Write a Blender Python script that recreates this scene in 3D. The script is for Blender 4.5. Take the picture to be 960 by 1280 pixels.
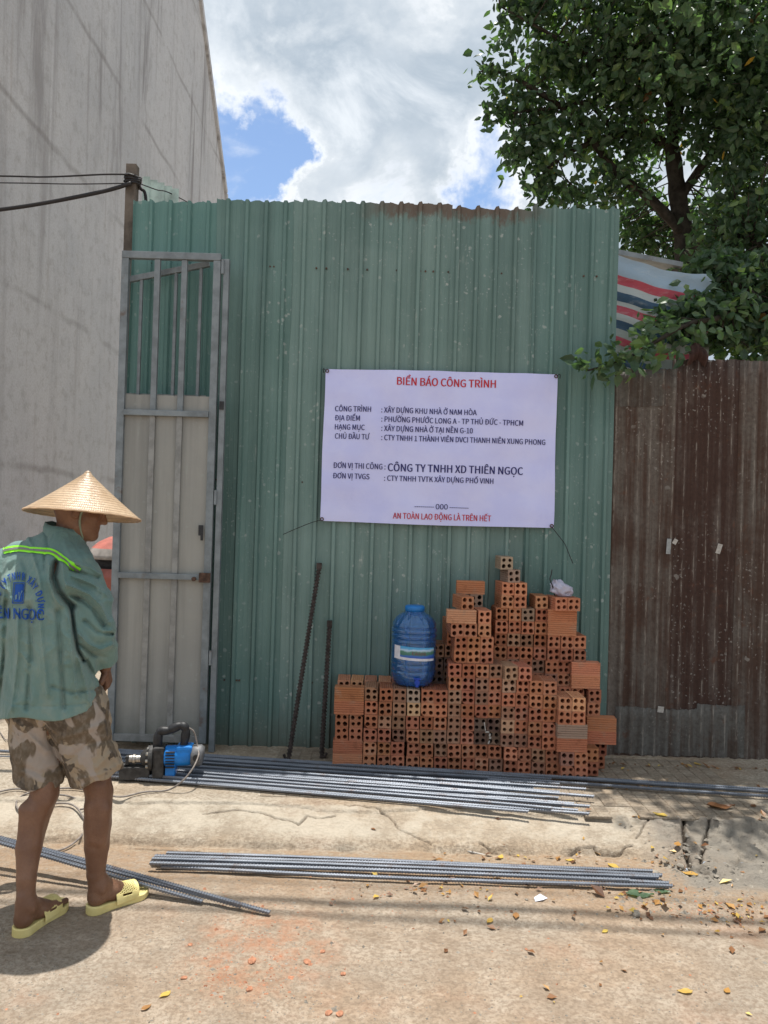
import bpy, bmesh, math, random
import numpy as np
from mathutils import Vector, Matrix
from mathutils.bvhtree import BVHTree

for o in list(bpy.data.objects):
    bpy.data.objects.remove(o)
scene = bpy.context.scene
R = math.radians

# ------------------------------------------------------------ camera
F = 960.0                       # focal length in photo pixels (960 x 1280)
CAMZ = 1.6
ROLL = R(1.7)
cam_d = bpy.data.cameras.new('camera')
cam = bpy.data.objects.new('camera', cam_d)
scene.collection.objects.link(cam)
cam_d.sensor_fit = 'VERTICAL'
cam_d.sensor_height = 36.0
cam_d.lens = 36.0 * F / 1280.0
cam_d.clip_start = 0.05
cam_d.clip_end = 2000
PITCH = math.atan(8 / F)
CAMM = Matrix.Translation((0, 0, CAMZ)) @ Matrix.Rotation(R(90) + PITCH, 4, 'X') @ Matrix.Rotation(ROLL, 4, 'Z')
cam.matrix_world = CAMM
scene.camera = cam
RM = CAMM.to_3x3()
def ray(px, py):
    v = RM @ Vector(((px - 480) / F, (640 - py) / F, -1.0))
    return v
def W(px, py, D):               # measured photo point at a known distance -> place in the world
    v = ray(px, py)
    return Vector((v.x / v.y * D, D, CAMZ + v.z / v.y * D))
def G(px, py, z=0.0):           # measured photo point on level ground z
    v = ray(px, py)
    t = (z - CAMZ) / v.z
    return Vector((v.x * t, v.y * t, z))

# ------------------------------------------------------------ light
SUN_EL, SUN_AZ = R(80), R(-4)     # sun nearly overhead, a little beyond the fence
sd = Vector((math.sin(SUN_AZ) * math.cos(SUN_EL), math.cos(SUN_AZ) * math.cos(SUN_EL), math.sin(SUN_EL)))
sl = bpy.data.lights.new('sun', 'SUN')
sl.energy = 4.0
sl.angle = R(0.55)
sl.color = (1.0, 0.965, 0.90)
so = bpy.data.objects.new('sun', sl)
scene.collection.objects.link(so)
so.rotation_euler = (-sd).to_track_quat('-Z', 'Y').to_euler()
scene.view_settings.view_transform = 'Standard'
scene.view_settings.look = 'None'
scene.view_settings.exposure = 0.56
scene.view_settings.gamma = 1

class NT:
    """tiny node helper"""
    def __init__(s, tree): s.t = tree; s.n = tree.nodes; s.l = tree.links
    def new(s, typ, **kw):
        n = s.n.new(typ)
        for k, v in kw.items(): setattr(n, k, v)
        return n
    def link(s, a, b): s.l.new(a, b)
    def val(s, sock, v):
        if isinstance(v, bpy.types.NodeSocket): s.l.new(v, sock)
        elif isinstance(v, (tuple, list)):
            v = tuple(v)
            if len(sock.default_value) == 4 and len(v) == 3: v = v + (1,)
            sock.default_value = v
        else: sock.default_value = v
    def math(s, op, a, b=0.0, c=0.0, clamp=False):
        n = s.new('ShaderNodeMath', operation=op, use_clamp=clamp)
        s.val(n.inputs[0], a); s.val(n.inputs[1], b); s.val(n.inputs[2], c)
        return n.outputs[0]
    def noise(s, vec, scale, detail=4, rough=0.55, dist=0.0, out='Fac'):
        n = s.new('ShaderNodeTexNoise')
        s.val(n.inputs['Vector'], vec); s.val(n.inputs['Scale'], scale)
        s.val(n.inputs['Detail'], detail); s.val(n.inputs['Roughness'], rough); s.val(n.inputs['Distortion'], dist)
        return n.outputs[out]
    def voro(s, vec, scale, feature='F1', out='Distance', rnd=1.0):
        n = s.new('ShaderNodeTexVoronoi', feature=feature)
        s.val(n.inputs['Vector'], vec); s.val(n.inputs['Scale'], scale); s.val(n.inputs['Randomness'], rnd)
        return n.outputs[out]
    def ramp(s, fac, stops, interp='LINEAR'):
        n = s.new('ShaderNodeValToRGB'); cr = n.color_ramp; cr.interpolation = interp
        while len(cr.elements) < len(stops): cr.elements.new(0.5)
        for e, (p, c) in zip(cr.elements, stops):
            e.position = p
            if not isinstance(c, (tuple, list)): c = (c, c, c)
            e.color = tuple(c) + (1,) if len(c) == 3 else c
        s.val(n.inputs[0], fac)
        return n.outputs[0]
    def sstep(s, x, a, b):
        n = s.new('ShaderNodeMapRange', interpolation_type='SMOOTHSTEP')
        s.val(n.inputs[0], x); n.inputs[1].default_value = a; n.inputs[2].default_value = b
        return n.outputs[0]
    def mix(s, fac, a, b, mode='MIX'):
        n = s.new('ShaderNodeMix', data_type='RGBA', blend_type=mode)
        s.val(n.inputs[0], fac); s.val(n.inputs[6], a); s.val(n.inputs[7], b)
        return n.outputs[2]
    def vmap(s, vec, scale=(1, 1, 1), loc=(0, 0, 0), rot=(0, 0, 0)):
        n = s.new('ShaderNodeMapping')
        s.val(n.inputs[0], vec); n.inputs[1].default_value = loc; n.inputs[2].default_value = rot; n.inputs[3].default_value = scale
        return n.outputs[0]
    def sep(s, vec):
        n = s.new('ShaderNodeSeparateXYZ'); s.val(n.inputs[0], vec)
        return n.outputs[0], n.outputs[1], n.outputs[2]
    def comb(s, x, y, z):
        n = s.new('ShaderNodeCombineXYZ'); s.val(n.inputs[0], x); s.val(n.inputs[1], y); s.val(n.inputs[2], z)
        return n.outputs[0]
    def bump(s, h, strength=0.3, dist=0.01, normal=None):
        n = s.new('ShaderNodeBump'); s.val(n.inputs['Height'], h)
        n.inputs['Strength'].default_value = strength; n.inputs['Distance'].default_value = dist
        if normal is not None: s.l.new(normal, n.inputs['Normal'])
        return n.outputs[0]

# ---- sky: Nishita daylight behind a procedural cloud deck
wd = bpy.data.worlds.new('World'); scene.world = wd; wd.use_nodes = True
w = NT(wd.node_tree); w.n.clear()
sky = w.new('ShaderNodeTexSky', sky_type='NISHITA'); sky.sun_disc = False
sky.sun_elevation = SUN_EL; sky.sun_rotation = SUN_AZ
sky.air_density = 1.0; sky.dust_density = 0.4; sky.ozone_density = 3.0
bg1 = w.new('ShaderNodeBackground'); w.link(sky.outputs[0], bg1.inputs[0]); bg1.inputs[1].default_value = 0.12
tc = w.new('ShaderNodeTexCoord'); dirv = tc.outputs['Generated']
big = w.noise(w.vmap(dirv, (1, 1, 1.5), (3.1, 0.4, 1.2)), 2.2, 7, 0.60, 0.25)
fine = w.noise(w.vmap(dirv, (1, 1, 1.3), (8.0, 1.0, 2.0)), 7.5, 8, 0.62, 0.4)
wn = w.new('ShaderNodeTexNoise'); w.link(dirv, wn.inputs[0]); wn.inputs['Scale'].default_value = 4.5; wn.inputs['Detail'].default_value = 7; wn.inputs['Roughness'].default_value = .62
w1 = w.new('ShaderNodeVectorMath', operation='SUBTRACT'); w.link(wn.outputs['Color'], w1.inputs[0]); w1.inputs[1].default_value = (.5, .5, .5)
w2 = w.new('ShaderNodeVectorMath', operation='SCALE'); w.link(w1.outputs[0], w2.inputs[0]); w2.inputs['Scale'].default_value = .34
w3 = w.new('ShaderNodeVectorMath', operation='ADD'); w.link(dirv, w3.inputs[0]); w.link(w2.outputs[0], w3.inputs[1]); warped = w3.outputs[0]
def blob(px, py, rad):
    v = ray(px, py).normalized()
    d = w.new('ShaderNodeVectorMath', operation='DISTANCE'); w.link(warped, d.inputs[0]); d.inputs[1].default_value = v
    return w.sstep(d.outputs['Value'], rad, rad * 0.15)
gap = w.math('ADD', w.math('MULTIPLY', blob(275, 150, 0.105), 0.9), w.math('MULTIPLY', blob(305, 195, 0.075), 0.9))
gap = w.math('ADD', gap, w.math('MULTIPLY', blob(265, 235, 0.10), 0.9))
gap = w.math('ADD', gap, w.math('MULTIPLY', blob(632, 205, 0.085), 0.95))
gap = w.math('ADD', gap, w.math('MULTIPLY', blob(640, 30, 0.06), 0.3))
gap = w.math('MINIMUM', gap, 1.0)
dens = w.math('ADD', w.math('MULTIPLY', big, 1.15), w.math('MULTIPLY', fine, 1.05))
dens = w.math('SUBTRACT', dens, w.math('MULTIPLY', gap, 0.50))
dens = w.math('SUBTRACT', dens, 0.12)
cover = w.math('ADD', 0.03, w.math('MULTIPLY', w.sstep(dens, 0.42, 0.78), 0.97))
thick = w.sstep(w.math('ADD', w.math('MULTIPLY', dens, 1.0), w.math('MULTIPLY', w.noise(dirv, 3.3, 4, 0.5), 0.5)), 0.95, 1.32)
thick = w.math('ADD', thick, w.math('MULTIPLY', blob(430, 50, 0.16), 0.35), clamp=True)
ccol = w.ramp(thick, [(0.0, (0.84, 0.86, 0.88)), (0.30, (0.60, 0.65, 0.70)), (1.0, (0.38, 0.45, 0.525))])
ccol = w.mix(w.math('MULTIPLY', w.sstep(fine, 0.42, 0.75), 0.8), ccol, (0.80, 0.84, 0.88))
bg2 = w.new('ShaderNodeBackground'); w.link(ccol, bg2.inputs[0]); bg2.inputs[1].default_value = 0.86
ms = w.new('ShaderNodeMixShader'); w.link(cover, ms.inputs[0]); w.link(bg1.outputs[0], ms.inputs[1]); w.link(bg2.outputs[0], ms.inputs[2])
wo = w.new('ShaderNodeOutputWorld'); w.link(ms.outputs[0], wo.inputs[0])

# ------------------------------------------------------------ helpers
COL = scene.collection
def tag(o, label=None, cat=None, group=None, kind=None):
    if label: o['label'] = label
    if cat: o['category'] = cat
    if group: o['group'] = group
    if kind: o['kind'] = kind
    return o
def empty(name, loc=(0, 0, 0), rz=0.0, rot=None):
    o = bpy.data.objects.new(name, None); COL.objects.link(o)
    o.location = loc; o.rotation_euler = rot if rot else (0, 0, rz); o.empty_display_size = 0.05
    return o
def mesh(name, V, Fc, mat, smooth=False):
    me = bpy.data.meshes.new(name)
    me.from_pydata([tuple(map(float, v)) for v in V] if not isinstance(V, np.ndarray) else V.tolist(), [], Fc if isinstance(Fc, list) else Fc.tolist())
    if mat: me.materials.append(mat)
    if smooth: me.polygons.foreach_set('use_smooth', np.ones(len(me.polygons), bool))
    me.update()
    return me
def obj(name, me, parent=None, loc=None, rot=None):
    o = bpy.data.objects.new(name, me); COL.objects.link(o)
    if parent is not None: o.parent = parent
    if loc is not None: o.location = loc
    if rot is not None: o.rotation_euler = rot
    return o
def part(name, V, Fc, mat, parent=None, smooth=False, loc=None, rot=None):
    return obj(name, mesh(name, V, Fc, mat, smooth), parent, loc, rot)
class MB:
    def __init__(s): s.V = []; s.F = []
    def add(s, V, Fc):
        b = len(s.V); s.V += [tuple(v) for v in V]; s.F += [tuple(i + b for i in f) for f in Fc]; return s
    def box(s, x0, x1, y0, y1, z0, z1, M=None, bev=0.0):
        if bev > 0:
            bm = bmesh.new(); bmesh.ops.create_cube(bm, size=1)
            for v in bm.verts:
                v.co = Vector(((x0 + x1) / 2 + v.co.x * (x1 - x0), (y0 + y1) / 2 + v.co.y * (y1 - y0), (z0 + z1) / 2 + v.co.z * (z1 - z0)))
            bmesh.ops.bevel(bm, geom=bm.edges[:], offset=bev, segments=2, affect='EDGES', profile=0.6)
            V = [v.co.copy() for v in bm.verts]; Fc = [[v.index for v in f.verts] for f in bm.faces]; bm.free()
        else:
            V = [Vector(p) for p in ((x0, y0, z0), (x1, y0, z0), (x1, y1, z0), (x0, y1, z0), (x0, y0, z1), (x1, y0, z1), (x1, y1, z1), (x0, y1, z1))]
            Fc = [(0, 3, 2, 1), (4, 5, 6, 7), (0, 1, 5, 4), (1, 2, 6, 5), (2, 3, 7, 6), (3, 0, 4, 7)]
        if M is not None: V = [M @ Vector(v) for v in V]
        return s.add(V, Fc)
    def tube(s, pts, rad, n=8, cap=True):
        V, Fc = tube_vf(pts, rad, n, cap); return s.add(V, Fc)
    def build(s, name, mat, parent=None, smooth=False, loc=None, rot=None):
        return part(name, s.V, s.F, mat, parent, smooth, loc, rot)
def tube_vf(pts, rad, n=8, cap=True):
    P = [Vector(p) for p in pts]
    if not hasattr(rad, '__len__'): rad = [rad] * len(P)
    V = []; Fc = []; up = None
    for i, p in enumerate(P):
        t = (P[min(i + 1, len(P) - 1)] - P[max(i - 1, 0)]).normalized()
        if up is None:
            up = Vector((0, 0, 1)) if abs(t.z) < 0.9 else Vector((1, 0, 0))
        a = t.cross(up)
        if a.length < 1e-5: a = t.cross(Vector((1, 0.3, 0)))
        a.normalize(); b = a.cross(t).normalized(); up = b
        for k in range(n):
            q = 2 * math.pi * k / n
            V.append(p + (a * math.cos(q) + b * math.sin(q)) * rad[i])
    for i in range(len(P) - 1):
        for k in range(n):
            k2 = (k + 1) % n
            Fc.append((i * n + k, i * n + k2, (i + 1) * n + k2, (i + 1) * n + k))
    if cap:
        Fc.append(tuple(range(n - 1, -1, -1))); Fc.append(tuple((len(P) - 1) * n + k for k in range(n)))
    return V, Fc
def lathe(prof, n=40, flute=None):
    V = []; Fc = []
    for (r, z) in prof:
        for k in range(n):
            a = 2 * math.pi * k / n
            rr = r * (flute(a, z) if flute else 1)
            V.append((rr * math.cos(a), rr * math.sin(a), z))
    for i in range(len(prof) - 1):
        for k in range(n):
            k2 = (k + 1) % n
            Fc.append((i * n + k, i * n + k2, (i + 1) * n + k2, (i + 1) * n + k))
    return V, Fc
def smooth_path(pts, sub=8):
    P = [Vector(p) for p in pts]; out = []
    for i in range(len(P) - 1):
        p0, p1, p2, p3 = P[max(i - 1, 0)], P[i], P[i + 1], P[min(i + 2, len(P) - 1)]
        for j in range(sub):
            t = j / sub
            out.append(0.5 * ((2 * p1) + (-p0 + p2) * t + (2 * p0 - 5 * p1 + 4 * p2 - p3) * t * t + (-p0 + 3 * p1 - 3 * p2 + p3) * t ** 3))
    out.append(P[-1]); return out
def vnoise(x, y, seed=0):        # value noise, arrays
    xi = np.floor(x).astype(np.int64); yi = np.floor(y).astype(np.int64)
    xf = x - xi; yf = y - yi
    u = xf * xf * (3 - 2 * xf); v = yf * yf * (3 - 2 * yf)
    def h(a, b):
        n = (a * 374761393 + b * 668265263 + seed * 1442695041) & 0xffffffff
        n = ((n ^ (n >> 13)) * 1274126177) & 0xffffffff
        return ((n ^ (n >> 16)) & 0xffff) / 65535.0
    return (h(xi, yi) * (1 - u) + h(xi + 1, yi) * u) * (1 - v) + (h(xi, yi + 1) * (1 - u) + h(xi + 1, yi + 1) * u) * v
def fbm(x, y, seed=0, oct=4):
    s = 0; a = 1; t = 0
    for i in range(oct):
        s = s + a * vnoise(x * 2 ** i + 17.3 * i, y * 2 ** i + 5.1 * i, seed + i); t += a; a *= 0.5
    return s / t
def seg_dist(x, y, pts):
    d = np.full(np.shape(x), 1e9)
    for (ax, ay), (bx, by) in zip(pts[:-1], pts[1:]):
        dx, dy = bx - ax, by - ay; L = dx * dx + dy * dy + 1e-12
        t = np.clip(((x - ax) * dx + (y - ay) * dy) / L, 0, 1)
        d = np.minimum(d, np.hypot(x - ax - t * dx, y - ay - t * dy))
    return d

# ------------------------------------------------------------ materials
def newmat(name):
    m = bpy.data.materials.new(name); m.use_nodes = True
    t = NT(m.node_tree); t.n.clear()
    out = t.new('ShaderNodeOutputMaterial'); p = t.new('ShaderNodeBsdfPrincipled')
    t.link(p.outputs[0], out.inputs[0]); t.p = p; t.out = out
    t.oc = t.new('ShaderNodeTexCoord').outputs['Object']
    return m, t
def setp(t, base=None, rough=None, metal=None, normal=None, spec=None, **kw):
    p = t.p
    if base is not None: t.val(p.inputs['Base Color'], base)
    if rough is not None: t.val(p.inputs['Roughness'], rough)
    if metal is not None: t.val(p.inputs['Metallic'], metal)
    if spec is not None: t.val(p.inputs['Specular IOR Level'], spec)
    if normal is not None: t.link(normal, p.inputs['Normal'])
    for k, v in kw.items(): t.val(p.inputs[k], v)
def simple(name, col, rough=0.6, metal=0.0, var=0.25, scale=12, bump=0.15, spec=0.4):
    m, t = newmat(name)
    n = t.noise(t.oc, scale, 6, 0.6)
    c1 = tuple(c * (1 - var) for c in col); c2 = tuple(min(1, c * (1 + var)) for c in col)
    n2 = t.noise(t.oc, scale * 7, 4, 0.6)
    setp(t, t.mix(t.sstep(n, 0.3, 0.7), c1, c2), t.math('ADD', rough - 0.1, t.math('MULTIPLY', n2, 0.2)), metal, t.bump(n2, bump, 0.004), spec)
    return m
M = {}
def ground_mat(name, tan, grey, orange=0.0, seed=0.0):
    m, t = newmat(name)
    v = t.vmap(t.oc, (1, 1, 1), (seed, seed * 0.7, 0))
    n1 = t.noise(v, 0.9, 6, 0.62, 0.3); n2 = t.noise(v, 5.5, 8, 0.68); n3 = t.noise(v, 60, 5, 0.7); n4 = t.noise(v, 220, 3, 0.7)
    c = t.mix(t.sstep(n1, 0.38, 0.62), tan, grey)
    c = t.mix(t.math('MULTIPLY', t.sstep(n2, 0.48, 0.66), 0.55), c, tuple(min(1, q * 1.4) for q in grey))
    c = t.mix(t.math('MULTIPLY', t.sstep(n2, 0.50, 0.32), 0.6), c, tuple(q * 0.62 for q in tan))
    n5 = t.noise(t.vmap(v, (1, 1.6, 1)), 19, 7, 0.75, 0.3)
    c = t.mix(t.math('MULTIPLY', t.sstep(n5, 0.52, 0.66), 0.5), c, tuple(min(1, q * 1.45) for q in grey))
    c = t.mix(t.math('MULTIPLY', t.sstep(n5, 0.46, 0.34), 0.55), c, tuple(q * 0.6 for q in tan))
    c = t.mix(t.math('MULTIPLY', t.sstep(n3, 0.44, 0.60), 0.60), c, tuple(q * 0.55 for q in tan))
    ga = t.new('ShaderNodeAttribute'); ga.attribute_name = 'grey'
    c = t.mix(t.math('MULTIPLY', ga.outputs['Fac'], t.math('ADD', 0.45, t.math('MULTIPLY', n2, 0.7)), clamp=True), c, (0.235, 0.215, 0.185))
    spk = t.sstep(t.voro(v, 95), 0.16, 0.08)
    pick = t.sstep(t.noise(v, 8, 4, 0.6), 0.50, 0.62)
    c = t.mix(t.math('MULTIPLY', t.math('MULTIPLY', spk, pick), 0.85), c, tuple(q * 0.4 for q in grey))
    if orange:
        on = t.sstep(t.noise(t.vmap(v, (1, 1, 1), (4, 2, 0)), 1.7, 5, 0.65), 0.52, 0.72)
        c = t.mix(t.math('MULTIPLY', on, orange), c, (0.42, 0.20, 0.11))
        x, y, z = t.sep(t.oc)
        bd = G(330, 1185)
        dd = t.math('ADD', t.math('POWER', t.math('SUBTRACT', x, bd.x), 2.0), t.math('MULTIPLY', t.math('POWER', t.math('SUBTRACT', y, bd.y), 2.0), 0.8))
        dust = t.math('MULTIPLY', t.sstep(dd, 0.13, 0.0), t.sstep(t.noise(v, 14, 6, 0.7), 0.40, 0.66))
        c = t.mix(t.math('MULTIPLY', dust, 0.5), c, (0.48, 0.20, 0.10))
    pa = t.new('ShaderNodeAttribute'); pa.attribute_name = 'skim'
    c = t.mix(t.math('MULTIPLY', pa.outputs['Fac'], t.math('ADD', 0.25, t.math('MULTIPLY', t.sstep(n2, 0.4, 0.6), 0.5)), clamp=True), c, (0.53, 0.465, 0.375))
    da = t.new('ShaderNodeAttribute'); da.attribute_name = 'dirt'
    c = t.mix(t.math('MULTIPLY', da.outputs['Fac'], t.math('ADD', 0.15, t.math('MULTIPLY', t.sstep(n5, 0.42, 0.6), 0.6)), clamp=True), c, (0.33, 0.215, 0.13))
    a = t.new('ShaderNodeAttribute'); a.attribute_name = 'crack'
    c = t.mix(a.outputs['Fac'], c, (0.05, 0.037, 0.027))
    h = t.math('ADD', t.math('MULTIPLY', n3, 0.6), t.math('ADD', t.math('MULTIPLY', n4, 0.35), t.math('MULTIPLY', n2, 1.2)))
    setp(t, c, 0.93, 0, t.bump(t.math('ADD', h, t.math('MULTIPLY', n5, 1.5)), 0.85, 0.012), 0.15)
    return m
M['road'] = ground_mat('dusty_road', (0.42, 0.312, 0.222), (0.385, 0.322, 0.255), 0.32)
M['pave'] = ground_mat('dusty_concrete', (0.42, 0.322, 0.228), (0.43, 0.372, 0.298), 0.10, 3.0)
M['tile'] = ground_mat('worn_tile', (0.37, 0.295, 0.220), (0.36, 0.312, 0.25), 0.0, 7.0)

def green_sheet(name, base, blot, spots=0.5, rust_top=None, seed=0.0):
    m, t = newmat(name)
    v = t.vmap(t.oc, (1, 1, 1), (seed, 0, seed * 0.3))
    st = t.noise(t.vmap(v, (9, 9, 0.35)), 1.0, 6, 0.6)
    n1 = t.noise(v, 1.4, 5, 0.6, 0.4); n2 = t.noise(v, 26, 5, 0.7)
    c = t.mix(t.sstep(n1, 0.35, 0.7), base, blot)
    c = t.mix(t.math('MULTIPLY', t.sstep(st, 0.42, 0.72), 0.42), c, tuple(q * 0.62 for q in base))
    c = t.mix(t.math('MULTIPLY', t.sstep(st, 0.56, 0.36), 0.22), c, tuple(q * 1.4 for q in blot))
    # pale cement splashes: dots of several sizes gathered in patches
    patch = t.sstep(t.noise(t.vmap(v, (1, 1, 0.7), (9, 3, 1)), 1.6, 4, 0.6), 0.38, 0.58)
    dv = t.new('ShaderNodeVectorMath', operation='ADD'); t.link(v, dv.inputs[0])
    nz = t.new('ShaderNodeTexNoise'); t.link(v, nz.inputs[0]); nz.inputs['Scale'].default_value = 30
    sc = t.new('ShaderNodeVectorMath', operation='SCALE'); t.link(nz.outputs['Color'], sc.inputs[0]); sc.inputs['Scale'].default_value = 0.03
    t.link(sc.outputs[0], dv.inputs[1])
    d1 = t.sstep(t.voro(dv.outputs[0], 17), 0.22, 0.15)
    d2 = t.sstep(t.voro(dv.outputs[0], 40), 0.26, 0.16)
    rr = t.sstep(t.noise(v, 5, 3, 0.6), 0.46, 0.58)
    sp = t.math('MAXIMUM', t.math('MULTIPLY', d1, t.math('MULTIPLY', patch, rr)), t.math('MULTIPLY', d2, t.math('MULTIPLY', patch, t.math('MULTIPLY', t.sstep(t.noise(v, 11, 3, 0.6), 0.44, 0.62), 0.62))))
    c = t.mix(t.math('MULTIPLY', sp, spots, clamp=True), c, (0.38, 0.42, 0.40))
    scuff = t.sstep(t.noise(t.vmap(v, (30, 30, 5)), 1.0, 4, 0.7), 0.60, 0.74)
    c = t.mix(t.math('MULTIPLY', t.math('MULTIPLY', scuff, patch), 0.45), c, (0.34, 0.38, 0.35))
    x, y, z = t.sep(t.oc)
    if rust_top:
        e = t.math('ADD', t.math('SUBTRACT', rust_top, z), t.math('MULTIPLY', t.math('SUBTRACT', t.noise(t.vmap(v, (9, 9, 5)), 1.0, 7, 0.75), .42), -0.42))
        ru = t.math('MULTIPLY', t.sstep(e, 0.03, -0.05), t.math('MULTIPLY', t.sstep(x, -0.30, 0.05), t.sstep(x, 1.15, 0.7)))
        c = t.mix(t.math('MULTIPLY', ru, 0.75), c, (0.12, 0.055, 0.03))
    grime = t.math('MULTIPLY', t.sstep(t.math('ADD', z, t.math('MULTIPLY', t.noise(v, 6, 5, 0.7), 0.35)), 0.62, 0.20), 0.7)
    c = t.mix(grime, c, (0.10, 0.095, 0.07))
    setp(t, c, t.math('ADD', 0.42, t.math('MULTIPLY', n2, 0.25)), 0.0, t.bump(t.math('ADD', n2, t.math('MULTIPLY', n1, 3)), 0.16, 0.006), 0.38)
    return m
M['green'] = green_sheet('green_painted_steel', (0.100, 0.182, 0.166), (0.135, 0.222, 0.205), 0.62, 3.60)
M['green2'] = green_sheet('green_painted_steel_scuffed', (0.125, 0.205, 0.188), (0.168, 0.250, 0.232), 0.85, 3.60, 4.0)
M['green3'] = green_sheet('green_painted_steel_fresh', (0.104, 0.214, 0.196), (0.130, 0.245, 0.226), 0.4, 3.62, 8.0)
M['panel'] = green_sheet('bare_grey_sheet', (0.25, 0.25, 0.235), (0.30, 0.295, 0.27), 0.2, None, 2.0)

def rusty(name, rust, zinc, amt, seed=0.0):
    m, t = newmat(name)
    v = t.vmap(t.oc, (1, 1, 1), (seed, 0, seed))
    st = t.noise(t.vmap(v, (14, 14, 0.5)), 1.0, 7, 0.65)
    n1 = t.noise(v, 1.8, 6, 0.65, 0.4); n2 = t.noise(v, 40, 5, 0.7)
    k = t.math('ADD', t.math('MULTIPLY', st, 0.6), t.math('MULTIPLY', n1, 0.4))
    c = t.mix(t.sstep(k, amt - 0.07, amt + 0.08), zinc, rust)
    c = t.mix(t.math('MULTIPLY', t.sstep(n2, 0.35, 0.75), 0.5), c, tuple(q * 0.5 for q in rust))
    c = t.mix(t.math('MULTIPLY', t.sstep(t.noise(v, 7, 5, 0.7), 0.58, 0.7), 0.6), c, (0.12, 0.05, 0.028))
    # pale broken lines on the crests of the corrugations (they stand out towards -Y)
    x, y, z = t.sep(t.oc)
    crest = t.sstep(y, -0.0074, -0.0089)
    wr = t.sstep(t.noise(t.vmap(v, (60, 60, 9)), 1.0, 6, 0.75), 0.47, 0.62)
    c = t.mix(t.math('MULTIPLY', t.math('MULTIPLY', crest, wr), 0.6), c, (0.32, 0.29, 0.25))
    pt = t.sstep(t.noise(t.vmap(v, (1, 1, 1), (5, 5, 5)), 1.5, 3, 0.6), 0.42, 0.62)
    dv = t.new('ShaderNodeVectorMath', operation='ADD'); t.link(v, dv.inputs[0])
    nz = t.new('ShaderNodeTexNoise'); t.link(v, nz.inputs[0]); nz.inputs['Scale'].default_value = 45
    sc = t.new('ShaderNodeVectorMath', operation='SCALE'); t.link(nz.outputs['Color'], sc.inputs[0]); sc.inputs['Scale'].default_value = 0.03
    t.link(sc.outputs[0], dv.inputs[1])
    sp = t.math('MAXIMUM', t.math('MULTIPLY', t.sstep(t.voro(dv.outputs[0], 9), 0.17, 0.12), t.sstep(t.noise(v, 3, 2, 0.5), 0.52, 0.6)), t.sstep(t.voro(dv.outputs[0], 34), 0.24, 0.14))
    c = t.mix(t.math('MULTIPLY', t.math('MULTIPLY', sp, pt), 0.5), c, (0.36, 0.34, 0.31))
    setp(t, c, 0.82, 0.0, t.bump(n2, 0.35, 0.004), 0.25)
    return m
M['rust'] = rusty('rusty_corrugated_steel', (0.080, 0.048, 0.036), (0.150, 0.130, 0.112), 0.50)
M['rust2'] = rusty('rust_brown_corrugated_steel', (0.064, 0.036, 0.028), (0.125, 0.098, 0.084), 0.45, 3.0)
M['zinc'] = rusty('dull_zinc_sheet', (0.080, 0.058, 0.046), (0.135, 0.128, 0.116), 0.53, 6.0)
def galv(name, col, seed=0.0):
    m, t = newmat(name)
    v = t.vmap(t.oc, (1, 1, 1), (seed, 0, seed))
    n1 = t.noise(v, 9, 6, 0.65); n2 = t.noise(v, 70, 5, 0.7)
    c = t.mix(t.sstep(n1, 0.3, 0.7), tuple(q * 0.75 for q in col), tuple(q * 1.2 for q in col))
    c = t.mix(t.math('MULTIPLY', t.sstep(t.noise(v, 5, 6, 0.7), 0.60, 0.72), 0.7), c, (0.13, 0.08, 0.055))
    setp(t, c, 0.55, 0.25, t.bump(n2, 0.2, 0.003), 0.4)
    return m
M['frame'] = galv('painted_grey_steel', (0.205, 0.23, 0.245))
M['frame_low'] = galv('dusty_grey_steel', (0.265, 0.265, 0.255), 4)
M['rusty_iron'] = simple('rusty_iron', (0.09, 0.05, 0.035), 0.8, 0.1, 0.5, 40)

# plastered wall with rain streaks and old pour joints
m, t = newmat('weathered_plaster'); M['plaster'] = m
v = t.oc
st = t.noise(t.vmap(v, (1, 3.6, 0.30)), 1.0, 8, 0.68, 0.5); st2 = t.noise(t.vmap(v, (1, 11, 0.75), (0, 3, 7)), 1.0, 7, 0.7, 0.3)
n1 = t.noise(v, 0.55, 6, 0.6, 0.5); n2 = t.noise(v, 9, 7, 0.7); n3 = t.noise(v, 60, 4, 0.7)
c = t.mix(t.sstep(n1, 0.38, 0.62), (0.53, 0.535, 0.55), (0.46, 0.47, 0.49))
x, y, z = t.sep(v)
up = t.sstep(z, 2.0, 7.0)
c = t.mix(t.math('MULTIPLY', t.sstep(st, 0.50, 0.68), t.math('ADD', 0.22, t.math('MULTIPLY', up, 0.62))), c, (0.21, 0.20, 0.205))
c = t.mix(t.math('MULTIPLY', t.sstep(st2, 0.55, 0.70), t.math('ADD', 0.12, t.math('MULTIPLY', up, 0.55))), c, (0.60, 0.61, 0.62))
c = t.mix(t.math('MULTIPLY', t.sstep(st2, 0.46, 0.30), 0.35), c, (0.36, 0.33, 0.31))
c = t.mix(t.math('MULTIPLY', t.sstep(n2, 0.48, 0.66), 0.42), c, (0.30, 0.29, 0.285))
c = t.mix(t.math('MULTIPLY', t.sstep(n3, 0.42, 0.66), 0.3), c, (0.28, 0.26, 0.24))
jz = t.math('FRACT', t.math('ADD', t.math('DIVIDE', z, 1.33), t.math('MULTIPLY', t.noise(v, 1.2, 5, 0.6), 0.13)))
jl = t.sstep(t.math('ABSOLUTE', t.math('SUBTRACT', jz, 0.5)), 0.034, 0.004)
jm = t.math('MULTIPLY', jl, t.sstep(t.noise(t.vmap(v, (1, 1, 1), (1, 2, 3)), 1.3, 5, 0.6), 0.34, 0.60))
c = t.mix(t.math('MULTIPLY', jm, 0.42), c, (0.17, 0.155, 0.145))
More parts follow.
